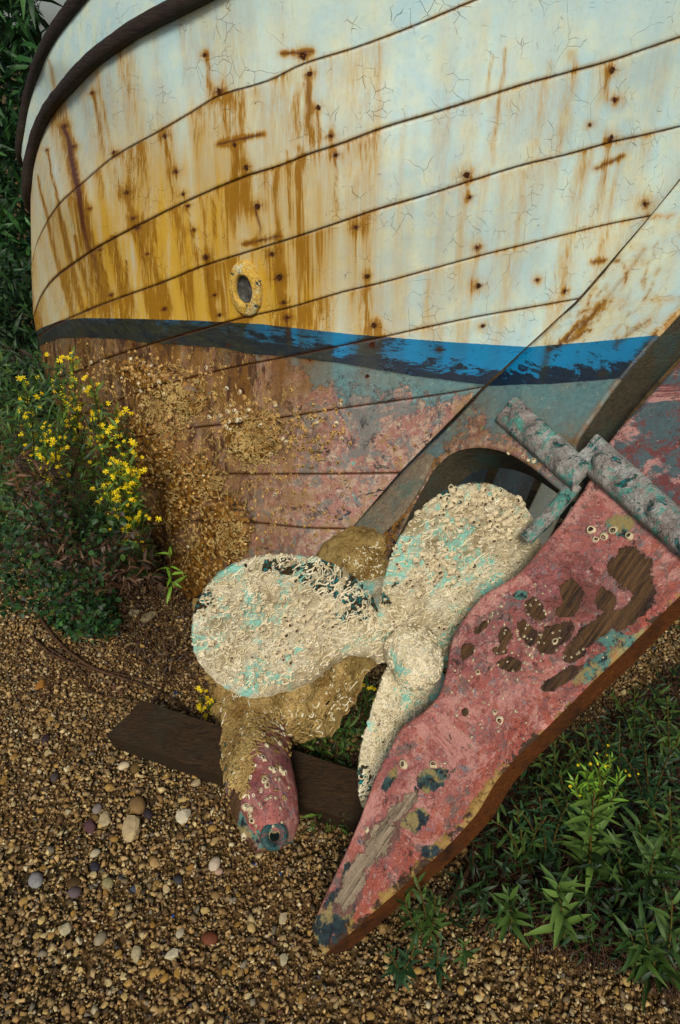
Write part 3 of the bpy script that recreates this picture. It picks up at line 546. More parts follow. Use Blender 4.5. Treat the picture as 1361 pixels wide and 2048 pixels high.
pin = strap((1172,898), (1420,1118), 78, -.010, .026, 'pintle_strap', rud, [(62,0,22,.016),(205,0,22,.016)])
rp = cr([np.array(PC(1150,968,-.01)), PC(1105,1025,-.015), PC(1052,1078,-.02)], 26); V, F = tube(rp, .0155, 14); V = V+(.006*(fbm(V*60, 4)-.5))[:, None]*unit(V-rp.mean(0)); mk('pintle_rod', V, F, M['strap'], boat, at=dict(edge=0.))
# ---- heel of the keel
hp = cr([PC(540,1330,-.06), PC(520,1400,-.04), PC(512,1480,-.01), PZ(520.,1560.,.145), PZ(536.,1630.,.135), PZ(546.,1694.,.115)], 90)
T = unit(np.gradient(hp, axis=0)); N1 = unit(NC-(T@NC)[:, None]*T); U1 = np.cross(T, N1); a = np.linspace(0, 2*np.pi, 41)[:-1]; ca, sa = np.cos(a), np.sin(a)
ca = np.sign(ca)*np.abs(ca)**.62; sa = np.sign(sa)*np.abs(sa)**.62; s = np.linspace(0, 1, 90); rr = np.interp(s, [0, .5, .8, .93, 1], [.080, .070, .062, .053, .036])
V = hp[:, None]+(ca[None, :, None]*U1[:, None]+sa[None, :, None]*N1[:, None]*.95)*rr[:, None, None]; V = V+(.014*(fbm(V*14, 6)-.5))[..., None]*N1[:, None]
hV = V.reshape(-1, 3); hF = grid_faces(90, 40, True).tolist()+[[89*40+j for j in range(40)]]
hx, hy, _ = proj(hV); M['heel'] = M['rudder']
heel = mk('keel_heel', hV, hF, M['heel'], boat, at=dict(wood=ell(hx, hy, [(470,1600,20,90,15),(500,1690,34,20,10)])*.8, teal=ell(hx, hy, [(455,1520,24,60,10),(548,1680,36,26,0),(480,1660,20,40,-20),(560,1400,30,30,0)]), edge=np.zeros(len(hV)), pale=0., dull=0., **grn(hV)))
bvheel = bvh_of([heel])
h_ = hit(bvheel, 549, 1672); hn = unit(h_[1]*.6+A(.2, -.2, .9)*.6); R_ = frame_from(hn)
def lathe(prof, k, R, loc, name, mat, parent, at=None, nz=0., sx=1.):
    prof = np.array(prof); a = np.arange(k)/k*2*np.pi; L = np.stack([prof[:, :1]*np.cos(a)*sx, prof[:, :1]*np.sin(a), np.repeat(prof[:, 1:], k, 1)], -1).reshape(-1, 3)
    if nz: L = L*(1+nz*(fbm(L*60+3, 2)-.5))[:, None]
    return mk(name, L@R.T+loc, grid_faces(len(prof), k, True), mat, parent, at=at)
M['tealmetal'] = crust_mat('teal_bearing', ln(26, 78, 80), ln(70, 96, 92), ln(120, 76, 70), ln(20, 44, 46), .5, .58, 40)
lathe([(.027, -.006), (.026, .004), (.020, .0075), (.0165, .006), (.012, .000), (.010, -.003), (.006, -.010), (.0, -.012)], 26, R_, h_[0], 'pintle_socket', M['tealmetal'], heel, at=dict(edge=0.), nz=.15)
M['dark'] = plain('painted_hole_shade', (.006, .01, .01), .9, .05)
lathe([(.0095, .0015), (.0, .0015)], 16, R_, h_[0], 'hole_shade_disc', M['dark'], heel)  # flat near-black disc over the recess; its colour paints the shade inside
# ---- propeller
shaft0, hub0, nose = PC(735,1180,-.02), PC(795,1262,-.01), PC(842,1352,-.0); ax = unit(nose-shaft0)
prop = empty('propeller', hub0.tolist()); prop.parent = boat; prop['label'] = 'three-bladed propeller crusted white with worm tubes and barnacles'
PM = np.array(hub0)
def mkp(name, V, F, mat, par=prop, **k): o = mk(name, np.asarray(V)-PM, F, mat, par, **k); return o
def blade(outl, cen, rootpx, pitch, name='blade', brown=(), rake=0.):
    O = cr(outl+[outl[0]], 201)[:-1]; cen = A(*cen); O = O+((fbm(P3(O[:, 0]/9, O[:, 1]/9, 0), 3, 3)-.5)*7)[:, None]*unit(O-cen)
    q = rays(*cen); bc = CAMP+q*(((hub0-CAMP)@ax)/(q@ax)); rad = unit(bc-hub0); nb = unit(ax*math.cos(pitch)+np.cross(ax, rad)*math.sin(pitch)); nb *= np.sign((CAMP-bc)@nb); nb = unit(nb+A(0, 0, rake))
    K = 56; f = np.linspace(0, 1, K)**.85; c = cen+(O[None]-cen)*f[:, None, None]
    q = rays(c[..., 0], c[..., 1]); t = ((hub0-CAMP)@nb)/(q@nb); W = CAMP+q*t[..., None]
    dr = np.linalg.norm(W-hub0, axis=-1); th = .006+.022*np.clip(1-dr/.30, 0, 1)**1.5
    x_ = np.cross(rad, nb); cup = ((W-bc)@x_)**2*.55; W = W+nb*cup[..., None]*1.
    edgef = 1-f[:, None]**8
    foulh = .005*fbm(W*20, 13, 4)+.006*np.clip(fbm(W*55, 14, 3)-.5, 0, 1)*2
    Fr = W+nb*(th*edgef+foulh*edgef+.001)[..., None]; Bk = W-nb*(th*edgef+.004*fbm(W*30, 3)*edgef+.001)[..., None]
    px, py = c[..., 0].ravel(), c[..., 1].ravel(); ed = ell(px, py, list(brown)) if brown else np.full(len(px), -1.)
    V = np.vstack([Fr.reshape(-1, 3), Bk.reshape(-1, 3)]); n1 = K*200; last = (K-1)*200
    rim = np.array([[last+j, last+(j+1) % 200, n1+last+(j+1) % 200, n1+last+j] for j in range(200)])
    F = np.vstack([grid_faces(K, 200, True), grid_faces(K, 200, True, base=n1, flip=True), rim[:, ::-1]])
    return mkp(name, V, F, M['crust'], at=dict(edge=np.r_[ed, ed]))
B1 = [(386,1300),(385,1250),(398,1198),(430,1150),(475,1120),(530,1105),(590,1104),(645,1115),(695,1142),(735,1180),(758,1222),(775,1262),(770,1300),(735,1312),(700,1310),(660,1330),(610,1362),(560,1376),(500,1384),(450,1368),(410,1338)]
B2 = [(757,1205),(768,1140),(790,1075),(825,1018),(880,975),(945,961),(1000,973),(1045,1005),(1070,1050),(1080,1100),(1065,1160),(1030,1230),(970,1290),(900,1325),(845,1320),(800,1280),(768,1240)]
B3 = [(770,1340),(748,1400),(728,1455),(714,1510),(710,1560),(716,1600),(735,1622),(790,1610),(860,1560),(915,1480),(925,1400),(890,1350),(850,1320),(800,1310)]
PIT = math.radians(-16)
b1 = blade(B1, (570,1240), None, math.radians(-7), brown=[(570,1125,120,16,0),(730,1190,30,60,-50),(640,1170,50,14,30),(720,1225,40,14,0),(425,1170,50,12,-50)])
b2 = blade(B2, (920,1150), None, math.radians(11), brown=[(880,975,110,12,-12),(780,1160,10,40,10)])
b3 = blade(B3, (810,1460), None, math.radians(4), brown=[(722,1560,14,60,5)], rake=.5)
RA = frame_from(ax)
L0 = (shaft0-hub0)@ax; L1 = (nose-hub0)@ax
def lump(prof, k, name, mat, par, amp, parent_off=True, loc=None):
    prof = cr(prof, 60); a = np.arange(k)/k*2*np.pi; L = np.stack([prof[:, :1]*np.cos(a), prof[:, :1]*np.sin(a), np.repeat(prof[:, 1:], k, 1)], -1).reshape(-1, 3)
    W = L@RA.T; rad = unit(np.stack([L[:, 0], L[:, 1], L[:, 2]*0], -1)@RA.T+1e-9); W = W+rad*(amp*(fbm(W*28, 17, 5)-.45)*np.clip(np.hypot(L[:, 0], L[:, 1])/.03, 0, 1))[:, None]
    return W, grid_faces(60, k, True)
V, F = lump([(.050, L0), (.060, -.07), (.078, -.035), (.084, -.005), (.078, .014), (.064, .022), (.03, .025)], 70, '', None, None, .024); hub = mk('hub', V, F, M['crust'], prop, at=dict(edge=-1.))
V, F = lump([(.036, .015), (.040, .028), (.053, .040), (.055, .065), (.050, L1-.012), (.040, L1+.006), (.022, L1+.018), (.0, L1+.022)], 70, '', None, None, .016); nosec = mk('hub_nut', V, F, M['crust'], prop, at=dict(edge=-1.))
V, F = lump([(.09, L0-.12), (.10, L0-.07), (.085, L0-.02), (.06, L0+.01), (.045, L0+.03)], 60, '', None, None, .05); stube = mk('stern_tube', V+hub0, F, M['tancrust'], boat, at=dict(edge=-1.))
# ---- drain fitting in the planking
bvhull = bvh_of(planks)
h_ = hit(bvhull, 494, 577); Rf = frame_from(h_[1]); zz = unit(A(0, 0, 1)-h_[1]*h_[1][2]); Rf = np.stack([np.cross(zz, h_[1]), zz, h_[1]], 1)
M['cream'] = crust_mat('chipped_cream_paint', ln(214, 178, 92), ln(206, 164, 60), ln(200, 196, 160), ln(30, 46, 52), .55, .585, 22)
lathe([(.062, -.004), (.061, .009), (.055, .0135), (.048, .013), (.041, .019), (.034, .017), (.031, .008), (.029, -.004)], 44, Rf, h_[0], 'drain_fitting', M['cream'], boat, at=dict(edge=0.), nz=.06, sx=.68)
M['greyin'] = plain('grey_drain_bore', ln(92, 92, 86), .8, .2, ln(30, 28, 26), 70, .003)
lathe([(.0295, .004), (.027, -.002), (.02, -.0035), (.010, -.001), (.0, -.003)], 24, Rf, h_[0]+h_[1]*.004, 'drain_bore', M['greyin'], boat, nz=.3, sx=.68)
# ---- rusty fastening heads
def bolt_mesh():
    L = []; k = 11; prof = [(1.15, -.25), (1.0, .12), (.8, .3), (.62, .1), (.5, .02), (.36, .22), (0, .30)]
    a = np.arange(k)/k*2*np.pi
    V = np.array([[r*math.cos(t)*(1+.25*math.sin(3*t+r)), r*math.sin(t)*(1+.2*math.cos(2*t)), z] for r, z in prof for t in a])
    me = bpy.data.meshes.new('bolt'); me.from_pydata(V.tolist(), [], grid_faces(len(prof), k, True).tolist()); me.update(); me.materials.append(M['bolt']); return me
bm_ = bolt_mesh()
for (x, y, r) in SP:
    h_ = hit(bvhull, x, y)
    if h_ is None: continue
    d = np.linalg.norm(h_[0]-CAMP)*.93/FPX*r*random.uniform(.3, .62); o = bpy.data.objects.new('bolt', bm_); COL.objects.link(o); o.parent = boat
    o.matrix_world = mtx(frame_from(h_[1], random.random()*6), h_[0], (d, d, min(d, .006)))
# ================================================================== barnacles and worm tubes
def barn_mesh(seed, dark=.5):
    r_ = np.random.default_rng(seed); k = 9; a = np.arange(k)/k*2*np.pi; prof = [(1, 0), (.86, .35), (.68, .78), (.54, .84), (.47, .5), (.32, .15), (0, .12)]
    jit = 1+.14*r_.standard_normal(k); V = np.array([[p*math.cos(t)*j, p*math.sin(t)*j, z] for p, z in prof for t, j in zip(a, jit)]); V[:, 0] += V[:, 2]*.2*r_.standard_normal(); V[:, 1] += V[:, 2]*.2*r_.standard_normal()
    sh = np.array(ln(216, 200, 160))*r_.uniform(.8, 1.1); C = np.repeat(np.array([sh*.75, sh, sh*1.05, sh, A(.10, .07, .04), A(.02, .014, .01), A(.015, .01, .01)]), k, 0)
    return V, grid_faces(len(prof), k, True), C
BV = [barn_mesh(i) for i in range(6)]
BME = []; BMG = []
for V, F, C in BV:
    for tn, L_ in (((1, 1, 1), BME), ((.72, .52, .27), BMG)): o = mk('barnacle', V, F, M['barn'], None, colr=C*A(*tn)); L_.append(o.data); bpy.data.objects.remove(o)
def scatter(bv, pts, parent, name='barnacle', single=250, tint=(1, 1, 1), off=A(0, 0, 0)):
    pts = sorted(pts, key=lambda p: -p[2]); J = Join(); k = 0
    for (x, y, r) in pts:
        h_ = hit(bv, x, y)
        if h_ is None: continue
        R = frame_from(unit(h_[1]+.35*rng.standard_normal(3)), rng.random()*6); dd = (h_[0]-CAMP)@A(0, CT, -ST); s = dd/FPX*r; i = rng.integers(6); sz = s*rng.uniform(.8, 1.25)
        loc = h_[0]-h_[1]*s*.15-off
        if k < single and r >= 4.0:
            o = bpy.data.objects.new(name, (BME if (tint[0] == 1 or rng.random() < .22) else BMG)[i]); COL.objects.link(o); o.parent = parent; o.matrix_basis = mtx(R, loc, (s, s, sz)); k += 1
        else:
            V, F, C = BV[i]; J.add((V*A(s, s, sz))@R.T+loc, F, C*A(*tint)*(rng.uniform(.75, 1.1) if tint[0] == 1 else 2**rng.normal(-.3, .5)))
    o = J.build('small_barnacles', M['barn'], parent)
    if o: o['kind'] = 'stuff'
def clus(cx, cy, sx, sy, n_, r0, r1): return [(rng.normal(cx, sx), rng.normal(cy, sy), rng.uniform(r0, r1)) for _ in range(n_)]
def worms(bv, pts, parent, mat, name='worm_tubes', L=(14, 34), rpx=(1.2, 2.4), off=A(0, 0, 0), curl=.9):
    J = Join()
    for (x, y) in pts:
        h_ = hit(bv, x, y)
        if h_ is None: continue
        p, nn = h_; dd = (p-CAMP)@A(0, CT, -ST)/FPX; ns = 9; stp = rng.uniform(*L)*dd/ns; R = frame_from(nn); an = rng.random()*6.28; cu = rng.normal(0, curl); path = []
        r = rng.uniform(*rpx)*dd; rise = rng.uniform(-.2, .9)*r
        for i in range(ns):
            path.append(p+nn*(r*.35+rise*(i/ns))); d_ = R[:, 0]*math.cos(an)+R[:, 1]*math.sin(an); an += cu; cu += rng.normal(0, .28); cu *= .93
            q = bv.find_nearest(Vector(p+d_*stp)); 
            if q[0] is None: break
            p = np.array(q[0]); n2 = np.array(q[1]); nn = n2 if n2@nn > 0 else -n2
            R = frame_from(nn)
        if len(path) < 5: continue
        rr_ = r*np.linspace(.55, 1., len(path)); V, F = tube(np.array(path)-off, rr_, 4, False); J.add(V, F)
    o = J.build(name, mat, parent)
    if o: o['kind'] = 'stuff'
def wbvh(objs, off):
    V = []; F = []; b = 0
    for o in objs:
        me = o.data; v = np.empty(len(me.vertices)*3); me.vertices.foreach_get('co', v); V.append(v.reshape(-1, 3)+off); F += [[i+b for i in p.vertices] for p in me.polygons]; b += len(v)//3
    return BVHTree.FromPolygons(np.vstack(V).tolist(), F)
bvprop = wbvh([b1, b2, b3, hub, nosec], PM)
def inpoly(poly, x, y):
    c = False; n_ = len(poly)
    for i in range(n_):
        x1, y1 = poly[i]; x2, y2 = poly[(i+1) % n_]
        if (y1 > y) != (y2 > y) and x < (x2-x1)*(y-y1)/(y2-y1)+x1: c = not c
    return c
def randin(poly, n_, shrink=.97):
    P_ = np.array(poly, float); cx = P_.mean(0); P_ = cx+(P_-cx)*shrink; lo, hi = P_.min(0), P_.max(0); out = []
    while len(out) < n_:
        x, y = rng.uniform(lo, hi)
        if inpoly(P_, x, y): out.append((x, y))
    return out
pts = clus(960,1010,58,20,80,6.5,10)+clus(1020,1045,24,20,34,6,9.5)+clus(880,1135,26,18,40,6,9)+clus(800,1130,16,40,18,4,7)+clus(840,1170,30,14,14,5,8)+clus(900,1240,30,30,12,4,7)+clus(890,1050,14,10,8,6,8)
pts += clus(430,1200,16,20,12,5,8)+clus(560,1215,90,36,44,5,10)+clus(650,1245,36,18,26,6,10)+clus(455,1290,30,30,14,5,9)+clus(565,1305,14,8,8,5,8)+clus(620,1280,12,10,6,5,7)+clus(740,1430,14,30,10,4,7)+clus(780,1260,20,20,8,4,6)+clus(560,1240,110,70,60,2.5,4)+clus(920,1120,80,80,80,2.5,4)+clus(780,1450,30,60,50,2.5,4)
scatter(bvprop, pts, prop, off=PM)
wp = randin(B1, 900)+randin(B2, 600)+randin([(715,1600),(765,1350),(850,1340),(860,1400),(780,1500),(740,1600)], 420)+randin([(720,1230),(800,1215),(890,1280),(880,1390),(800,1390),(740,1320)], 330)
worms(bvprop, wp, prop, M['worm'], off=PM)
def clus2(a,b,c,d,n): return [(x, y) for x, y, r in clus(a, b, c, d, n, 1, 2)]
bvk = bvh_of([keel, heel, stube, kedge])
worms(bvk, randin([(400,1350),(700,1310),(620,1440),(560,1410),(500,1500),(500,1600),(470,1580),(440,1480)], 1300)+clus2(465,1510,14,30,160)+clus2(620,1360,50,40,400)+clus2(520,1400,50,30,300)+clus2(500,1440,40,40,300)+randin([(600,1360),(700,1330),(640,1450),(600,1560),(570,1500)], 220)+randin([(680,1110),(790,1080),(770,1200),(700,1190)], 200)+[(565,1600),(560,1580)], boat, M['tanworm'], curl=.7, rpx=(1.8, 3.2))
worms(bvk, clus2(520,1400,50,40,130)+clus2(640,1380,40,40,120)+clus2(730,1140,25,25,60)+clus2(480,1500,20,50,50), boat, M['worm'], curl=.8, rpx=(1.4, 2.6))
bvp = bvh_of([post]); bvr = bvh_of([rud])
scatter(bvheel, clus(495,1625,8,14,7,6,9)+clus(545,1555,14,14,9,5,8)+clus(540,1500,12,12,5,5,7)+clus(540,1600,20,40,14,3,4), heel, single=60)
scatter(bvr, [(808,1530,10),(866,1530,9),(735,1660,6),(1110,1283,8),(1183,1060,10),(1208,1072,9),(1225,1060,10),(1260,1072,9),(1190,1080,8),(1253,992,11),(1270,1005,8),(955,1345,7),(1000,1440,9),(990,1425,6)]+clus(1040,1230,40,40,40,2,3.6)+clus(1090,1300,60,30,50,2,3.4)+clus(980,1400,60,60,50,2,3.4), rud)
scatter(bvp, clus(1010,925,60,14,26,3,7)+clus(745,1075,12,8,4,5,7), boat, single=30)
hb = clus(255,735,60,16,50,2.5,5)+clus(300,760,80,26,180,2.5,5.2)+clus(215,830,50,60,160,2,4.2)+clus(330,890,70,70,260,2,4.4)+clus(360,990,60,70,260,2,4.2)+clus(560,850,70,25,120,3,6)+clus(480,830,50,30,70,3,6)+clus(600,890,60,30,70,3,6)+clus(420,1060,50,50,200,2,4.2)+clus(500,960,70,60,120,2,4.4)+clus(590,1030,50,40,50,2.5,5)+clus(840,900,30,30,18,3,5)+clus(380,1130,40,40,120,2,4)+clus(130,760,25,40,60,2,4)
scatter(bvhull, hb, boat, tint=(.72, .52, .27), single=260)
worms(bvhull, [(x, y) for x, y, r in clus(505,880,28,32,300,1,2)+clus(345,800,40,26,240,1,2)+clus(330,840,24,20,70,1,2)+clus(425,965,12,22,60,1,2)+clus(460,1070,22,26,110,1,2)+clus(330,960,50,60,140,1,2)+clus(380,1080,40,40,120,1,2)+clus(590,890,40,20,20,1,2)], boat, M['tanworm'], name='hull_worm_tubes', L=(10, 26), rpx=(1.4, 3.))
# ================================================================== GROUND
def gz(x, y): return .03*(fbm(P3(x*1.5, y*1.5, 0.*x), 33, 3)-.5)+.10*sm(y, 1.6, 3.2)
ys = np.r_[-60, -10, np.linspace(-1, 4, 120), np.linspace(4.3, 10, 12), 30, 120]; xs = np.r_[-120, -20, np.linspace(-4, 4, 160), 20, 120]
gx_, gy_ = np.meshgrid(xs, ys); gm = Mt('coarse_sand', .95, .1); gn = gm.noise(60, 6, .8); gn2 = gm.noise(300, 4, .8); gv = gm.vor(180, 'F1')
gcol = gm.mix(gm.rng(gn, .3, .7), ln(92, 68, 40), ln(132, 104, 62)); gcol = gm.mix(gm.rng(gn2, .5, .7), gcol, ln(60, 44, 28)); gcol = gm.mix(gm.rng(gm.noise(1.3, 8, .75), .48, .54), gcol, ln(70, 58, 36))
ground = mk('ground', np.stack([gx_, gy_, gz(gx_, gy_)-.006], -1).reshape(-1, 3), grid_faces(len(ys), len(xs)), gm.out(gcol, gm.bump(gm.add(gn2, gv), .004, 1.))); tag(ground, kind='structure')
tt_ = (1+5**.5)/2; ICV = unit(np.array([(-1,tt_,0),(1,tt_,0),(-1,-tt_,0),(1,-tt_,0),(0,-1,tt_),(0,1,tt_),(0,-1,-tt_),(0,1,-tt_),(tt_,0,-1),(tt_,0,1),(-tt_,0,-1),(-tt_,0,1)], float))
ICF = np.array([(0,11,5),(0,5,1),(0,1,7),(0,7,10),(0,10,11),(1,5,9),(5,11,4),(11,10,2),(10,7,6),(7,1,8),(3,9,4),(3,4,2),(3,2,6),(3,6,8),(3,8,9),(4,9,5),(2,4,11),(6,2,10),(8,6,7),(9,8,1)])
PAL = np.array([ln(188,152,84), ln(168,130,62), ln(144,108,48), ln(200,174,112), ln(122,90,40), ln(152,124,76), ln(112,92,58), ln(176,144,88), ln(84,64,36), ln(210,192,142), ln(130,118,92), ln(104,66,40), ln(66,62,62)])
PW = np.array([16, 18, 16, 9, 13, 10, 8, 10, 7, 3, 4, 1.5, 1.5]); PW = PW/PW.sum()
CBV = unit(np.array([(x, y, z) for x in (-1, 1) for y in (-1, 1) for z in (-1, 1)], float)); CBF = np.array([(0,1,3),(0,3,2),(4,6,7),(4,7,5),(0,4,5),(0,5,1),(2,3,7),(2,7,6),(0,2,6),(0,6,4),(1,5,7),(1,7,3)])
def gravel():
    K = 98000; x = rng.uniform(-1.5, 2.2, K*5); y = rng.uniform(.15, 2.5, K*5); z = gz(x, y); px, py, d = proj(np.stack([x, y, z], -1)); ok = (d > .2) & (px > -25) & (px < np.where(rng.random(K*5) < .3, 1900, 1390)) & (py > 1040) & (py < 2080)
    # nearer ground gets its full share
    x, y, z, py, px = x[ok], y[ok], z[ok], py[ok], px[ok]; K = min(K, len(x)); x, y, z = x[:K], y[:K], z[:K]
    s = np.exp(rng.normal(math.log(.0030), .42, K)); s = np.clip(s, .0019, .009); q = rng.standard_normal((K, 4)); q /= np.linalg.norm(q, axis=1)[:, None]; a, b, c, d = q.T
    R = np.stack([1-2*(c*c+d*d), 2*(b*c-a*d), 2*(b*d+a*c), 2*(b*c+a*d), 1-2*(b*b+d*d), 2*(c*d-a*b), 2*(b*d-a*c), 2*(c*d+a*b), 1-2*(b*b+c*c)], -1).reshape(-1, 3, 3)
    sc = s[:, None]*np.stack([rng.uniform(.9, 1.5, K), rng.uniform(.8, 1.1, K), rng.uniform(.5, .85, K)], -1)
    V = (CBV[None]*(1+.2*rng.standard_normal((K, 8, 1)))+.16*rng.standard_normal((K, 8, 3)))*sc[:, None]*1.08; V = np.einsum('kij,knj->kni', R, V)+np.stack([x, y, z+s*.2], -1)[:, None]
    C = PAL[rng.choice(len(PAL), K, p=PW)]*rng.uniform(.52, 1.22, (K, 1)); C = C*.86+C.mean(1, keepdims=True)*.14; F = (CBF[None]+np.arange(K)[:, None, None]*8).reshape(-1, 3)
    o = mk('gravel', V.reshape(-1, 3), F, M['stone'], None, smooth=False, colr=np.repeat(C, 8, 0)); tag(o, 'loose golden brown beach gravel covering the ground', 'gravel', kind='stuff')
gravel()
def rock_mesh(seed, ang):
    bm = bmesh.new(); bmesh.ops.create_icosphere(bm, subdivisions=2 if not ang else 2, radius=1); r_ = np.random.default_rng(seed)
    V = np.array([v.co[:] for v in bm.verts]); 
    if ang:
        for _ in range(12):
            d = unit(r_.standard_normal(3)); lim = r_.uniform(.42, .8); t = V@d; V = V-np.maximum(t-lim, 0)[:, None]*d*.92
        V = V*(1+.10*(vn(V*2+seed, seed)-.5))[:, None]
    else: V = V*(1+.22*(vn(V*1.3+seed, seed)-.5))[:, None]
    F = [[v.index for v in f.verts] for f in bm.faces]; bm.free(); return V, F
RK = [rock_mesh(i, True) for i in range(5)]+[rock_mesh(10+i, False) for i in range(5)]
def stone(px, py, rpx, colr, ang, label, group=None, flat=.6, el=1.2):
    p = PZ(A(px), A(py))[0]; p[2] = gz(A(p[0]), A(p[1]))[0]; d = proj(p)[2]; s = rpx*d/FPX; V, F = RK[(rng.integers(5)) + (0 if ang else 5)]
    an = rng.random()*6.28; R = np.array([[math.cos(an), -math.sin(an), 0], [math.sin(an), math.cos(an), 0], [0, 0, 1]]); V = (V*A(s*el, s/el**.5, s*flat))@R.T
    c = np.array(colr)*A(.80, .76, .66)*(1+.5*(fbm(V*160, 5)-.5))[:, None]; o = mk('stone', V, F, M['stone'], None, smooth=not ang, colr=c); o.location = (p[0], p[1], p[2]+s*flat*.45); tag(o, label, 'stone', group)
    return o
G1 = 'stones picked out of the gravel'
for a_ in [
 (263,1665,30,ln(206,186,146),1,'big broken cream stone with a flat lit face, largest on the left gravel'),
 (367,1638,19,ln(214,206,184),1,'white-faced pale stone right of the big broken cream stone'),
 (248,1533,10,ln(222,208,178),0,'round cream pebble below the left end of the dark timber'),
 (184,1655,16,ln(92,62,70),1,'purplish brown stone left of the big cream stone'),
 (212,1636,17,ln(186,170,136),1,'beige two-toned stone above the purplish brown stone'),
 (276,1613,18,ln(140,112,72),0,'smooth tan oval stone above the big cream stone'),
 (297,1630,10,ln(50,44,52),0,'small black pebble beside the tan oval stone'),
 (195,1618,10,ln(146,136,134),0,'grey lilac pebble above the beige two-toned stone'),
 (430,1730,13,ln(214,200,180),0,'white pebble with an orange spot, below and left of the keel heel'),
 (438,1744,8,ln(190,160,140),0,'small pinkish pebble touching the white orange-spotted pebble'),
 (190,1732,10,ln(48,46,60),0,'dark blue-black pebble below the purplish brown stone'),
 (190,1706,9,ln(196,186,160),0,'smooth pale cream pebble below the purplish brown stone'),
 (72,1760,15,ln(150,152,158),0,'smooth grey oval stone at the left edge of the gravel'),
 (216,1765,11,ln(150,144,104),0,'olive grey round pebble left of the blue-grey pebble'),
 (268,1779,9,ln(76,86,104),0,'blue-grey pebble near the end of the green weed stem'),
 (148,1765,12,ln(78,58,26),0,'dark brown flat pebble left of the olive grey pebble'),
 (149,1784,12,ln(104,92,98),0,'dull mauve stone below the dark brown flat pebble'),
 (134,1857,15,ln(196,188,156),1,'pale cream speckled stone low on the left gravel'),
 (201,1877,12,ln(158,148,124),0,'smooth grey-beige round pebble low on the left gravel'),
 (273,1912,17,ln(190,180,144),1,'pale flat stone at the bottom, left of its look-alike'),
 (342,1910,16,ln(214,206,180),1,'bright pale angular stone at the bottom of the gravel'),
 (421,1879,14,ln(120,66,42),0,'reddish brown smooth stone between two pale stones near the bottom'),
 (361,1867,9,ln(188,178,154),0,'beige round pebble left of the reddish brown stone'),
 (568,1838,13,ln(186,172,140),1,'pale flaky stone left of the rudder tip'),
 (390,1568,12,ln(190,176,140),1,'beige angular stone below the dark timber'),
 (272,1537,11,ln(110,88,48),0,'brown oval pebble right of the round cream pebble'),
 (110,1555,9,ln(78,72,72),0,'dark grey pebble near the left edge, level with the round cream pebble'),
 (92,1478,9,ln(60,44,52),0,'dark plum pebble on the gravel left of the timber'),
 (568,1925,12,ln(190,182,150),1,'pale grey stone at the bottom, below the rudder tip'),
 (357,1760,9,ln(60,62,66),0,'charcoal pebble in the middle of the open gravel'),
 (333,1775,10,ln(196,176,136),1,'pale tan chip left of the charcoal pebble'),
 (310,1726,10,ln(190,156,104),0,'golden round pebble above the charcoal pebble'),
 (85,1370,14,ln(170,120,50),1,'ochre clod among twigs at the left edge'),
 (295,1240,22,ln(150,140,112),1,'flat grey driftwood-like stone on the ground under the hull'),
 (270,1228,14,ln(160,150,122),1,'small flat grey slab beside the larger grey one under the hull'),
 (215,1190,26,ln(150,128,84),1,'flat sandy slab at the edge of the left shrub')]:
    stone(*a_, group=None)
cn = {0: 'tan', 1: 'brown', 3: 'cream', 5: 'greyish', 9: 'pale'}
for i in range(210):
    for _ in range(50):
        x, y = rng.uniform(0, 1361), 1330+718*rng.random()
        if inpoly([(0,1400),(250,1480),(440,1560),(470,1690),(560,1740),(650,1930),(1361,1830),(1361,2048),(0,2048)], x, y): break
    k = int(rng.choice([0, 1, 3, 5, 9])); stone(x, y, rng.uniform(5, 9.5), PAL[k]*rng.uniform(.8, 1.05), rng.random() < .8, f'small {cn[k]} pebble lying loose among the gravel', f'small {cn[k]} pebbles in the gravel')
for (x, y) in [(352,1385),(510,1730),(443,1745),(345,1833),(560,1748)]:
    o = stone(x, y, 4, ln(30,80,170), 1, 'tiny chip of bright blue paint in the gravel', 'blue paint chips in the gravel'); o.name = 'paint_chip'; o['category'] = 'paint chip'
# ---- timber under the heel
p0 = PZ(A(268.), A(1470.))[0]; p1 = PZ(A(760.), A(1640.))[0]; u_ = unit(p1-p0); v_ = A(-u_[1], u_[0], 0); Lb = np.linalg.norm(p1-p0)
def beam():
    n1 = 70; V = []; ang = [(-1, -1), (0, -1.02), (1, -1), (1.02, 0), (1, 1), (.3, 1.03), (-.3, 1.02), (-1, 1), (-1.02, 0)]; ca, sa = math.cos(.18), math.sin(.18)
    for i in range(n1):
        s = i/(n1-1)*Lb; cx = p0+u_*s
        for (a_, b_) in ang:
            a2, b2 = a_*ca-b_*sa, a_*sa+b_*ca; q = cx+v_*(a2*.054)+A(0, 0, .030+b2*.050)+u_*(a_*.018 if i == 0 else 0); V.append(q)
    V = np.array(V); V += (.006*(fbm(V*A(10, 10, 50), 3)-.5))[:, None]*A(0, 0, 1); k = len(ang)
    F = grid_faces(n1, k, True).tolist()+[list(range(k))[::-1], [(n1-1)*k+j for j in range(k)]]
    return mk('wooden_beam', V, F, M['beam'], None, smooth=False)
tag(beam(), 'dark wet squared timber lying under the heel of the keel', 'timber')
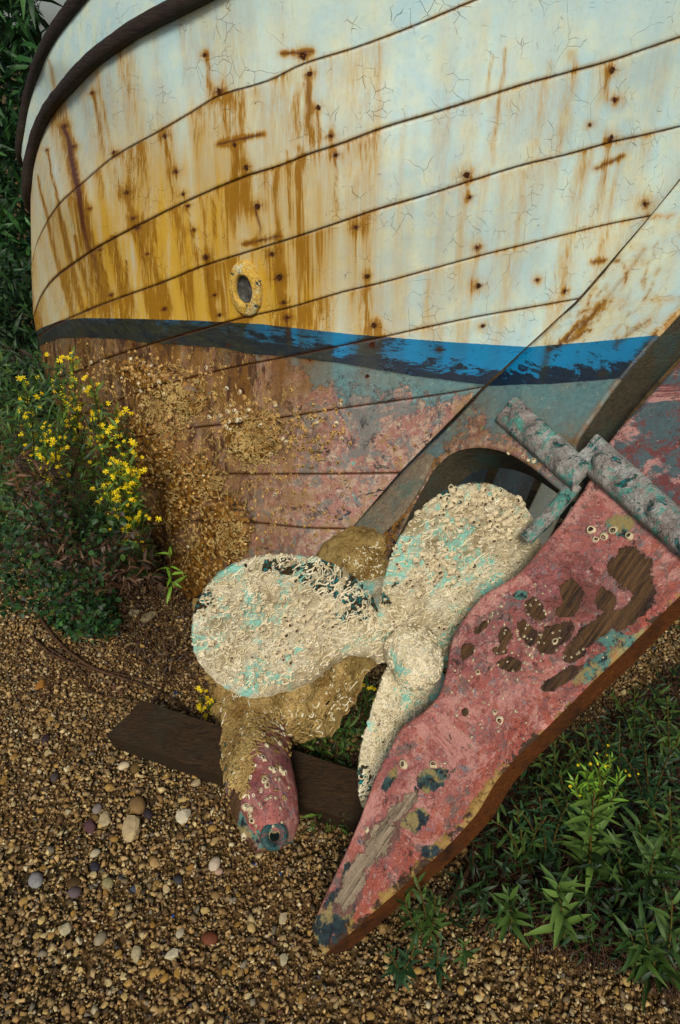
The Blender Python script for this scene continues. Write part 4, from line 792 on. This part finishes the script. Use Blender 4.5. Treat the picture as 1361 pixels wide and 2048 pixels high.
# ================================================================== PLANTS
def leaf_geo(curl=.25, wd=.13, seg=7, fold=.25):
    t = np.linspace(0, 1, seg); w_ = wd*np.sin(np.pi*np.clip(t, 0.03, .985)**.8)**.9; z = -curl*t**2+.12*t; V = []
    for i in range(seg): V += [(t[i], -w_[i], z[i]+fold*w_[i]), (t[i], 0, z[i]), (t[i], w_[i], z[i]+fold*w_[i])]
    return np.array(V), grid_faces(seg, 3)
LG = {'narrow': [leaf_geo(c, .10) for c in (-.1, .2, .5)], 'broad': [leaf_geo(c, .105, 9, .4) for c in (.1, .45, .8)], 'round': [leaf_geo(c, .36, 4) for c in (0., .2)], 'mass': [leaf_geo(c, .11, 4) for c in (-.2, .2, .6, .9)]}
LME = {}
def leaf_me(kind, mat):
    if (kind, mat) not in LME:
        LME[kind, mat] = []
        for V, F in LG[kind]:
            me = bpy.data.meshes.new('leaf'); me.from_pydata(V.tolist(), [], F.tolist()); me.update(); me.polygons.foreach_set('use_smooth', np.ones(len(me.polygons), bool)); me.materials.append(M[mat]); LME[kind, mat].append(me)
    return LME[kind, mat]
def flower_me():
    V = []; F = []; b = 0
    for i in range(7):
        a = i/7*6.283+.25*math.sin(i*5.1); c, s = math.cos(a), math.sin(a); q = np.array([(.15, -.10, 0), (.7, -.15, .18), (1, 0, .02+.2*math.sin(i*2.)), (.7, .13, .10), (.15, .10, 0)]); V += [(x*c-y*s, x*s+y*c, z) for x, y, z in q]; F.append([b, b+1, b+2, b+3, b+4]); b += 5
    me = bpy.data.meshes.new('flower'); 
    k = 8
    for r, z in ((.24, .0), (.2, .16), (.0, .22)):
        V += [(r*math.cos(j/k*6.283), r*math.sin(j/k*6.283), z) for j in range(k)]
    n0 = len(F); F += grid_faces(3, k, True, base=b).tolist(); me.from_pydata(V, [], F); me.update(); me.materials.append(M['petal']); me.materials.append(M['disc'])
    for p in me.polygons: p.material_index = 0 if p.index < n0 else 1
    return me
FME = flower_me()
def put(me, name, par, loc, R, s):
    o = bpy.data.objects.new(name, me); COL.objects.link(o); o.parent = par; o.matrix_basis = mtx(R, loc, s)
def dirframe(d, up):
    d = unit(d); y = unit(np.cross(up, d)); return np.stack([d, y, np.cross(d, y)], 1)
def plant(name, label, cat, stems, group=None, kind='narrow', mat='leaf', llen=.05, nl=26, tilt=.5, fl=0, flr=.009, stemr=.003, lrange=(.1, 1), topdense=1., base=None):
    """stems: list of world polylines (start on the ground)"""
    base = np.array(stems[0][0]) if base is None else np.array(base); root = empty(name, base.tolist()); tag(root, label, cat, group)
    for st in stems:
        p = cr(st, 24)-base; V, F = tube(p, np.linspace(stemr, stemr*.4, 24), 6); mk('stem', V, F, M['stem'], root)
        T = unit(np.gradient(p, axis=0))
        for i in range(nl):
            u = lrange[0]+(lrange[1]-lrange[0])*((i+rng.random()*.6)/nl)**(1/topdense); k = min(u*23, 22.99); j = int(k); q = p[j]*(1-k+j)+p[j+1]*(k-j); t = T[j]
            a = i*2.4+rng.normal(0, .3); s, c = math.sin(a), math.cos(a); Rr = frame_from(t); rad = Rr[:, 0]*c+Rr[:, 1]*s; d = unit(rad*math.cos(tilt+.5*u)+t*math.sin(tilt+.5*u)+A(0, 0, -.25)*rng.random())
            L_ = llen*rng.uniform(.65, 1.15)*(1.15-.5*u); ms_ = leaf_me(kind, mat); put(ms_[rng.integers(len(ms_))], 'leaf', root, q, dirframe(d, t+rng.normal(0, .25, 3)), L_)
        for i in range(fl):
            u = rng.uniform(.72, 1.02); q = p[min(23, int(u*23))]; d = unit(T[-1]+rng.normal(0, .6, 3)+A(0, -.5, .3)); q2 = q+unit(rng.standard_normal(3)+T[-1]*.8)*rng.uniform(.01, .045); 
            put(FME, 'flower', root, q2, frame_from(d, rng.random()*6), flr*rng.uniform(.55, 1.1))
    return root
def st(pxs, ys, lean=None):                                    # stem through pixels at given forward distances
    return [PY(A(x), A(y), A(f))[0] for (x, y), f in zip(pxs, ys)]
def gp(px, py): p = PZ(A(px), A(py))[0]; p[2] = gz(A(p[0]), A(p[1]))[0]; return p
SH = 'yellow-flowered shrubs beside the hull'
plant('flowering_shrub', 'yellow-flowered shrub at the far left edge, leftmost of the flowering shrubs', 'shrub', [[gp(150,1150)]+st([(95,980),(95,870)], [1.42,1.38]), [gp(150,1150)]+st([(80,1000),(62,830),(50,780)], [1.5,1.48,1.46]), [gp(150,1150)]+st([(110,950),(128,860),(120,848)], [1.44,1.42,1.4])], None, llen=.06, nl=60, fl=34, flr=.009, mat='leafshrub', topdense=1.5)
plant('flowering_shrub', 'tallest yellow-flowered shrub, its top crossing the blue stripe at the left end of the hull', 'shrub', [[gp(225,1130)]+st([(170,950),(150,780),(145,715)], [1.6,1.62,1.6]), [gp(225,1130)]+st([(190,960),(120,790),(112,735)], [1.6,1.66,1.66]), [gp(225,1130)]+st([(210,930),(195,830),(188,770)], [1.52,1.5,1.48])], None, llen=.06, nl=60, fl=32, flr=.009, mat='leafshrub', topdense=1.5)
plant('flowering_shrub', 'slender yellow-flowered shrub against the crusted planking, right of the tallest one', 'shrub', [[gp(285,1150)]+st([(262,1000),(240,880),(233,815)], [1.42,1.38,1.34]), [gp(285,1150)]+st([(262,1020),(235,960),(232,930)], [1.40,1.36,1.34]), [gp(285,1150)]+st([(270,1010),(262,960),(256,900)], [1.42,1.36,1.33]), [gp(285,1150)]+st([(262,1060),(222,1000),(215,975)], [1.40,1.36,1.34])], None, llen=.055, nl=58, fl=30, flr=.009, mat='leafshrub', topdense=1.4)
plant('flowering_shrub', 'low yellow-flowered sprig below the slender shrub, beside the keel', 'shrub', [[gp(290,1165)]+st([(280,1090),(290,1035)], [1.36,1.33]), [gp(290,1165)]+st([(262,1100),(250,1060)], [1.36,1.33])], None, llen=.05, nl=18, fl=9, flr=.009)
plant('seedling', 'bright green broad-leaved sprig hanging by the keel under the hull', 'plant', [[gp(345,1210)]+st([(342,1150),(340,1100)], [1.32,1.30])], kind='broad', mat='leafbright', llen=.055, nl=11, lrange=(.45, 1), tilt=.1)
plant('flowering_weed', 'small yellow-flowered weed growing behind the dark timber beside the keel heel', 'plant', [[gp(425,1480)]+st([(415,1430),(402,1395)], [1.12,1.1]), [gp(425,1480)]+st([(420,1445),(420,1410)], [1.1,1.08]), [gp(425,1480)]+st([(428,1450),(430,1400)], [1.12,1.1])], llen=.035, nl=16, fl=9, flr=.008)
# greenery showing through the propeller
plant('green_weed', 'weed with yellow buds seen between the hub and the left blade', 'plant', [[gp(735,1440)]+st([(725,1390),(715,1340)], [1.15,1.13]), [gp(735,1440)]+st([(735,1400),(742,1372)], [1.1,1.1])], llen=.045, nl=16, fl=6, flr=.008)
plant('green_weed', 'spiky green weed tuft between the keel heel and the lower blade', 'plant', [[gp(680,1530)]+st([(670,1500),(660,1440)], [1.0,.99]), [gp(680,1530)]+st([(690,1490),(700,1450)], [1.0,.99]), [gp(680,1530)]+st([(640,1500),(625,1465)], [1.0,.99])], llen=.06, nl=15, mat='leaf')
plant('green_weed', 'green weed growing against the rudder edge, lowest of the tufts under the propeller', 'plant', [[gp(665,1680)]+st([(665,1640),(660,1590)], [.86,.86]), [gp(665,1680)]+st([(690,1640),(690,1600)], [.86,.86]), [gp(665,1680)]+st([(640,1640),(628,1600)], [.88,.88])], llen=.05, nl=18, mat='leaf')
# right-hand plants
BP = dict(kind='broad', mat='leafpale')
plant('leafy_plant', 'pale green broad-leaved plant with a yellow-budded head, largest at lower right', 'plant', [[gp(1175,1800)]+st([(1180,1720),(1185,1630),(1190,1580)], [.66,.68,.70])], llen=.08, nl=54, fl=0, stemr=.004, lrange=(.12, .9), **BP)
plant('budded_sprig', 'yellow-green budding sprigs topping the pale broad-leaved plant', 'plant', [st([(1186,1640),(1180,1580),(1172,1540)], [.70,.71,.71]), st([(1188,1640),(1205,1570),(1225,1515)], [.70,.71,.72]), st([(1188,1650),(1230,1590),(1240,1545)], [.70,.70,.70]), st([(1186,1640),(1200,1570),(1198,1530)], [.70,.71,.71]), st([(1188,1640),(1160,1590),(1148,1560)], [.7,.7,.7])], mat='leafbright', llen=.03, nl=26, fl=3, flr=.004, stemr=.002)
plant('leafy_plant', 'pale green rosette plant below the large budding plant, near the bottom right', 'plant', [[gp(1130,1890)]+st([(1125,1840),(1118,1770)], [.55,.56])], llen=.066, nl=30, stemr=.004, lrange=(.3, 1), **BP)
plant('leafy_plant', 'dark green rosette weed between the rudder and the pale rosette plant', 'plant', [[gp(1025,1860)]+st([(1022,1830),(1020,1795)], [.56,.56])], llen=.06, nl=24, lrange=(.3, 1), mat='leaf')
plant('leafy_plant', 'tiny green rosette weed at the bottom, right of the rudder tip', 'plant', [[gp(932,1915)]+st([(932,1900),(930,1885)], [.48,.48])], llen=.035, nl=16, lrange=(.3, 1), mat='leaf')
plant('leafy_plant', 'green feathery weed just right of the rudder tip', 'plant', [[gp(860,1870)]+st([(850,1820),(835,1760)], [.55,.56]), [gp(860,1870)]+st([(870,1830),(870,1790)], [.55,.56]), [gp(860,1870)]+st([(830,1850),(810,1800)], [.55,.56])], llen=.045, nl=20, mat='leaf')
plant('leafy_plant', 'low dark weed at the bottom edge, right of the rudder tip', 'plant', [[gp(800,1945)]+st([(790,1925),(775,1895)], [.46,.46]), [gp(800,1945)]+st([(820,1920),(830,1890)], [.46,.46]), [gp(880,1945)]+st([(875,1915),(880,1880)], [.46,.46])], llen=.035, nl=18, mat='leafdark')
plant('leafy_plant', 'upright narrow-leaved plant at the right edge beside the pale budding plant', 'plant', [[gp(1310,1830)]+st([(1290,1740),(1280,1650)], [.66,.68]), [gp(1310,1830)]+st([(1250,1760),(1235,1690)], [.64,.66]), [gp(1310,1830)]+st([(1300,1760),(1310,1700)], [.62,.62])], llen=.065, nl=26, mat='leaf', kind='broad')
plant('leafy_plant', 'curling-leaved plant at the bottom right corner', 'plant', [[gp(1320,1960)]+st([(1300,1900),(1290,1850)], [.5,.5]), [gp(1320,1960)]+st([(1275,1900),(1262,1870)], [.5,.5]), [gp(1320,1960)]+st([(1340,1880),(1345,1800)], [.5,.52])], llen=.06, nl=20, mat='leaf', kind='broad')
for i, (x, y, x2, y2, n_, lab) in enumerate([(1240,1560,1250,1440,30,'dark bushy spurge at the right edge above the budding plant'),(1300,1600,1300,1480,30,'dark needle-leaved plant cut by the right edge of the view'),(1190,1560,1180,1450,24,'green tuft right of the dry seed head, under the rudder'),(1110,1560,1120,1480,24,'green tuft left of the dry seed head, close under the rudder edge'),(1095,1700,1090,1590,26,'upright green sprig left of the large budding plant'),(1140,1620,1130,1545,20,'fine green sprig behind the large budding plant'),(1050,1700,1045,1620,16,'small green tuft just below the rudder edge at mid right'),(1270,1450,1280,1370,24,'yellowish green tuft at the right edge among dry litter'),(1340,1500,1345,1390,24,'bushy green plant partly beyond the right edge'),(1345,1700,1350,1580,24,'leafy green plant beyond the right edge, lower one')]):
    b0 = gp(x, y+30); yy = b0[1]; plant('green_tuft', lab, 'plant', [[b0]+st([((x+x2)/2+dx, (y+y2)/2), (x2+dx*1.8, y2+abs(dx)*.6)], [yy*.93, yy*.9]) for dx in (-34, -6, 26)], mat='leafdark' if i in (0, 1, 4) else 'leaf', llen=.034, nl=n_)
# massed foliage and litter (nobody could count it)
def foliage(name, label, poly, n_, y0, y1, size, cols, kind='round', zmax=None, cat='foliage'):
    J = Join(); P_ = randin(poly, n_, 1.)
    kind = 'mass' if kind == 'narrow' else kind
    for (x, y) in P_:
        q = gp(x, y) if y0 is None else PY(A(x), A(y), A(rng.uniform(y0, y1)))[0]
        if y0 is None: q[2] += rng.random()**1.6*zmax
        g = gz(A(q[0]), A(q[1]))[0]
        if q[2] < g+.003: q[2] = g+.003+rng.random()*.02
        V, F = LG[kind][rng.integers(len(LG[kind]))]; s = size*rng.uniform(.5, 1.2); d = unit(rng.standard_normal(3)+A(0, -.3, .1)); R = dirframe(d, A(0, -.4, 1)+rng.normal(0, .5, 3)); J.add((V*s)@R.T+q, F, np.array(cols[rng.integers(len(cols))])*rng.uniform(.6, 1.15))
    o = J.build(name, M['leafv']); tag(o, label, cat, kind='stuff'); return o
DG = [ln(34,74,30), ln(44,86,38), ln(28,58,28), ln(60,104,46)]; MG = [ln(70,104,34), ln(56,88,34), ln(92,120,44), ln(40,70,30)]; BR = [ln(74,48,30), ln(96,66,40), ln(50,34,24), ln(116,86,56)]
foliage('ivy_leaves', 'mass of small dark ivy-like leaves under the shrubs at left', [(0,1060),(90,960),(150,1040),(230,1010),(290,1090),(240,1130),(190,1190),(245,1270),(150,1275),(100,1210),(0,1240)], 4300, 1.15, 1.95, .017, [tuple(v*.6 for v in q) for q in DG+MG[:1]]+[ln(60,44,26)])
foliage('ground_leaves', 'loose low green leaves spreading onto the gravel at left', [(60,1230),(230,1180),(250,1280),(150,1290)], 500, None, 0, .02, DG, zmax=.08)
foliage('shrub_greenery', 'mixed green shrub leaves behind the yellow flowers at left', [(0,720),(60,740),(140,730),(160,850),(200,800),(260,860),(290,1060),(160,1080),(0,1080)], 1500, 1.35, 1.65, .028, [tuple(v*.8 for v in q) for q in MG+MG+DG], 'narrow')
foliage('shrub_greenery', 'dim leaves in the gap under the hull at left', [(130,1000),(280,1020),(310,1120),(200,1160),(120,1100)], 700, 1.5, 1.8, .03, MG+DG, 'narrow')
foliage('dry_leaves', 'withered brown leaves hanging among the shrub stems at left', [(20,900),(110,930),(150,1090),(290,1060),(320,1170),(220,1180),(60,1100)], 1500, 1.2, 1.6, .028, [tuple(v*.8 for v in q) for q in BR], 'narrow')
foliage('under_greenery', 'low greens on the ground seen under the propeller', [(600,1400),(740,1380),(720,1560),(700,1680),(620,1660),(620,1540)], 500, None, 0, .03, MG, 'narrow', zmax=.06)
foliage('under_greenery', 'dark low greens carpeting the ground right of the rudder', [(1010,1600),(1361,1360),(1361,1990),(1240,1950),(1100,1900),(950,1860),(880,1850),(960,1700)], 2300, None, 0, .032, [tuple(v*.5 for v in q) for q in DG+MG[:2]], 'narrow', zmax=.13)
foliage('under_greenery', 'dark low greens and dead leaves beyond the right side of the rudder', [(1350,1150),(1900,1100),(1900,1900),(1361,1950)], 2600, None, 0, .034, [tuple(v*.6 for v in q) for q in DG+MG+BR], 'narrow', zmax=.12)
foliage('dry_litter', 'brown dead leaf litter on the ground right of the rudder', [(1000,1600),(1361,1330),(1361,2000),(1100,1900),(900,1800)], 9000, None, 0, .02, [tuple(v*.5 for v in q) for q in BR], 'narrow', zmax=.03)
foliage('dry_litter', 'brown dead litter on the ground in the shade under the hull', [(200,1180),(300,1080),(380,1180),(400,1330),(330,1360),(240,1300)], 1300, None, 0, .022, [tuple(v*.7 for v in q) for q in BR], 'narrow', zmax=.03)
# twigs
def twigline(P_, r, label, k=6):
    p = cr(P_, 30); p = p+.006*(np.stack([fbm(p*20+i*9, 5) for i in range(3)], -1)-.5); V, F = tube(p, np.linspace(r, r*.45, 30), k); c = p[0]; o = mk('twig', V-c, F, M['twig'], None); o.location = c.tolist(); tag(o, label, 'twig')
def on(l, h=.01): return [gp(x, y)+A(0, 0, h) for x, y in l]
twigline(on([(65,1215),(120,1290),(190,1340),(320,1385),(380,1425)]), .006, 'long dark twig running down from the left shrub to the timber')
twigline(on([(63,1275),(120,1320),(230,1350),(350,1372)]), .004, 'thin dark twig crossing the gravel above the timber')
twigline(on([(100,1300),(170,1350),(180,1385),(240,1400)]), .003, 'short forked dark twig on the gravel at left')
twigline(st([(130,1190),(200,1160),(260,1140),(300,1130)], [1.3,1.33,1.35,1.36]), .006, 'straight brown branch reaching from the left shrub towards the keel')
twigline(st([(85,1075),(130,1110),(190,1125),(215,1125)], [1.3]*4), .004, 'pale bare branch across the ivy leaves at left')
twigline(st([(188,1125),(200,1150),(230,1170)], [1.3]*3), .002, 'pale side shoot below the bare branch at left')
twigline(st([(100,1130),(130,1000),(160,900),(170,850)], [1.5,1.5,1.5,1.5]), .005, 'upright brown shrub branch at left')
twigline(st([(75,1100),(100,1010),(112,940),(110,900)], [1.4]*4), .004, 'upright reddish branch at the far left')
twigline(on([(890,1830),(930,1760),(960,1690),(1000,1660),(1035,1650),(1040,1625),(990,1595)], .03), .006, 'knotted brown branch curving below the rudder')
twigline(on([(1050,1760),(1060,1700),(1055,1640)], .03), .003, 'upright thin brown twig right of the knotted branch')
twigline(on([(1040,1548),(1100,1550),(1180,1547)], .03), .0025, 'straight straw-coloured stalk under the dry seed head')
twigline(on([(1070,1560),(1100,1500),(1130,1480)], .04), .003, 'pale dry stalk leaning against the rudder edge')
twigline(on([(1090,1555),(1150,1600)], .04), .002, 'thin pale stalk below the straw-coloured stalk')
twigline(on([(950,1880),(990,1840),(1015,1815)], .02), .003, 'greenish stem feeding the dark rosette weed')
twigline(on([(255,1780),(275,1800),(285,1830)], .008), .0016, 'thin green weed stem trailing on the gravel')
twigline(on([(620,1590),(640,1680),(648,1660)], .03), .003, 'dry stem under the propeller')
J = Join()
for i in range(1900):
    poly = [(990,1620),(1361,1340),(1361,1990),(1120,1900),(920,1800)] if i < 1400 else ([(60,1180),(400,1190),(420,1380),(60,1400)] if i < 1700 else [(600,1400),(740,1380),(700,1660),(620,1640)])
    (x, y), = randin(poly, 1, 1.); q = gp(x, y)+A(0, 0, rng.random()*.05*(i < 1400)+.004); a = rng.random()*6.28; L_ = rng.uniform(.02, .09); d = A(math.cos(a), math.sin(a), rng.normal(0, .3)); n_ = unit(rng.standard_normal(3)); V, F = tube(np.array([q+d*L_*t+n_*L_*.25*t*t for t in np.linspace(0, 1, 6)]), .0011, 4, False); J.add(V, F)
tag(J.build('dry_twigs', M['twig']), 'fine dry twigs and stalks littering the ground', 'twigs', kind='stuff')
# dry seed head
sp_ = gp(1180, 1545)+A(0, 0, .05); sh = empty('seed_head', sp_.tolist()); tag(sh, 'dry brown closed-up seed head on a straw stalk, under the rudder at right', 'seed head')
J = Join()
for i in range(46):
    a = i*2.4; h = rng.uniform(.3, 1); path = [A(math.cos(a)*math.sin(t*2.6)*.022*h, math.sin(a)*math.sin(t*2.6)*.022*h, -t*.035)+A(0, 0, .018) for t in np.linspace(0, 1, 9)]; V, F = tube(np.array(path)@frame_from(A(-1, .1, .1)).T, .0011, 4, False); J.add(V, F)
J.build('seed_rays', M['twig'], sh); V, F = tube(cr([A(.015, 0, 0), A(.05, .002, -.01), A(.09, 0, -.03)], 8), .0015, 5); mk('stalk', V, F, M['twig'], sh)
# dark hedge far behind the boat at left
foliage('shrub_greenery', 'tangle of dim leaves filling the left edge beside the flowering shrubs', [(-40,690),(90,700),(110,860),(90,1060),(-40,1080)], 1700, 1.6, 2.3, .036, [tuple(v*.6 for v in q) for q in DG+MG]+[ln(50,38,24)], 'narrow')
foliage('far_hedge', 'undergrowth behind the boat at left, its leaves coloured dark as shade', [(-120,500),(78,520),(90,700),(120,830),(-120,860)], 4000, 2.6, 3.4, .07, [tuple(v*.5 for v in q) for q in DG], 'narrow')  # greens darkened so the deep shade here sits in the leaf colour
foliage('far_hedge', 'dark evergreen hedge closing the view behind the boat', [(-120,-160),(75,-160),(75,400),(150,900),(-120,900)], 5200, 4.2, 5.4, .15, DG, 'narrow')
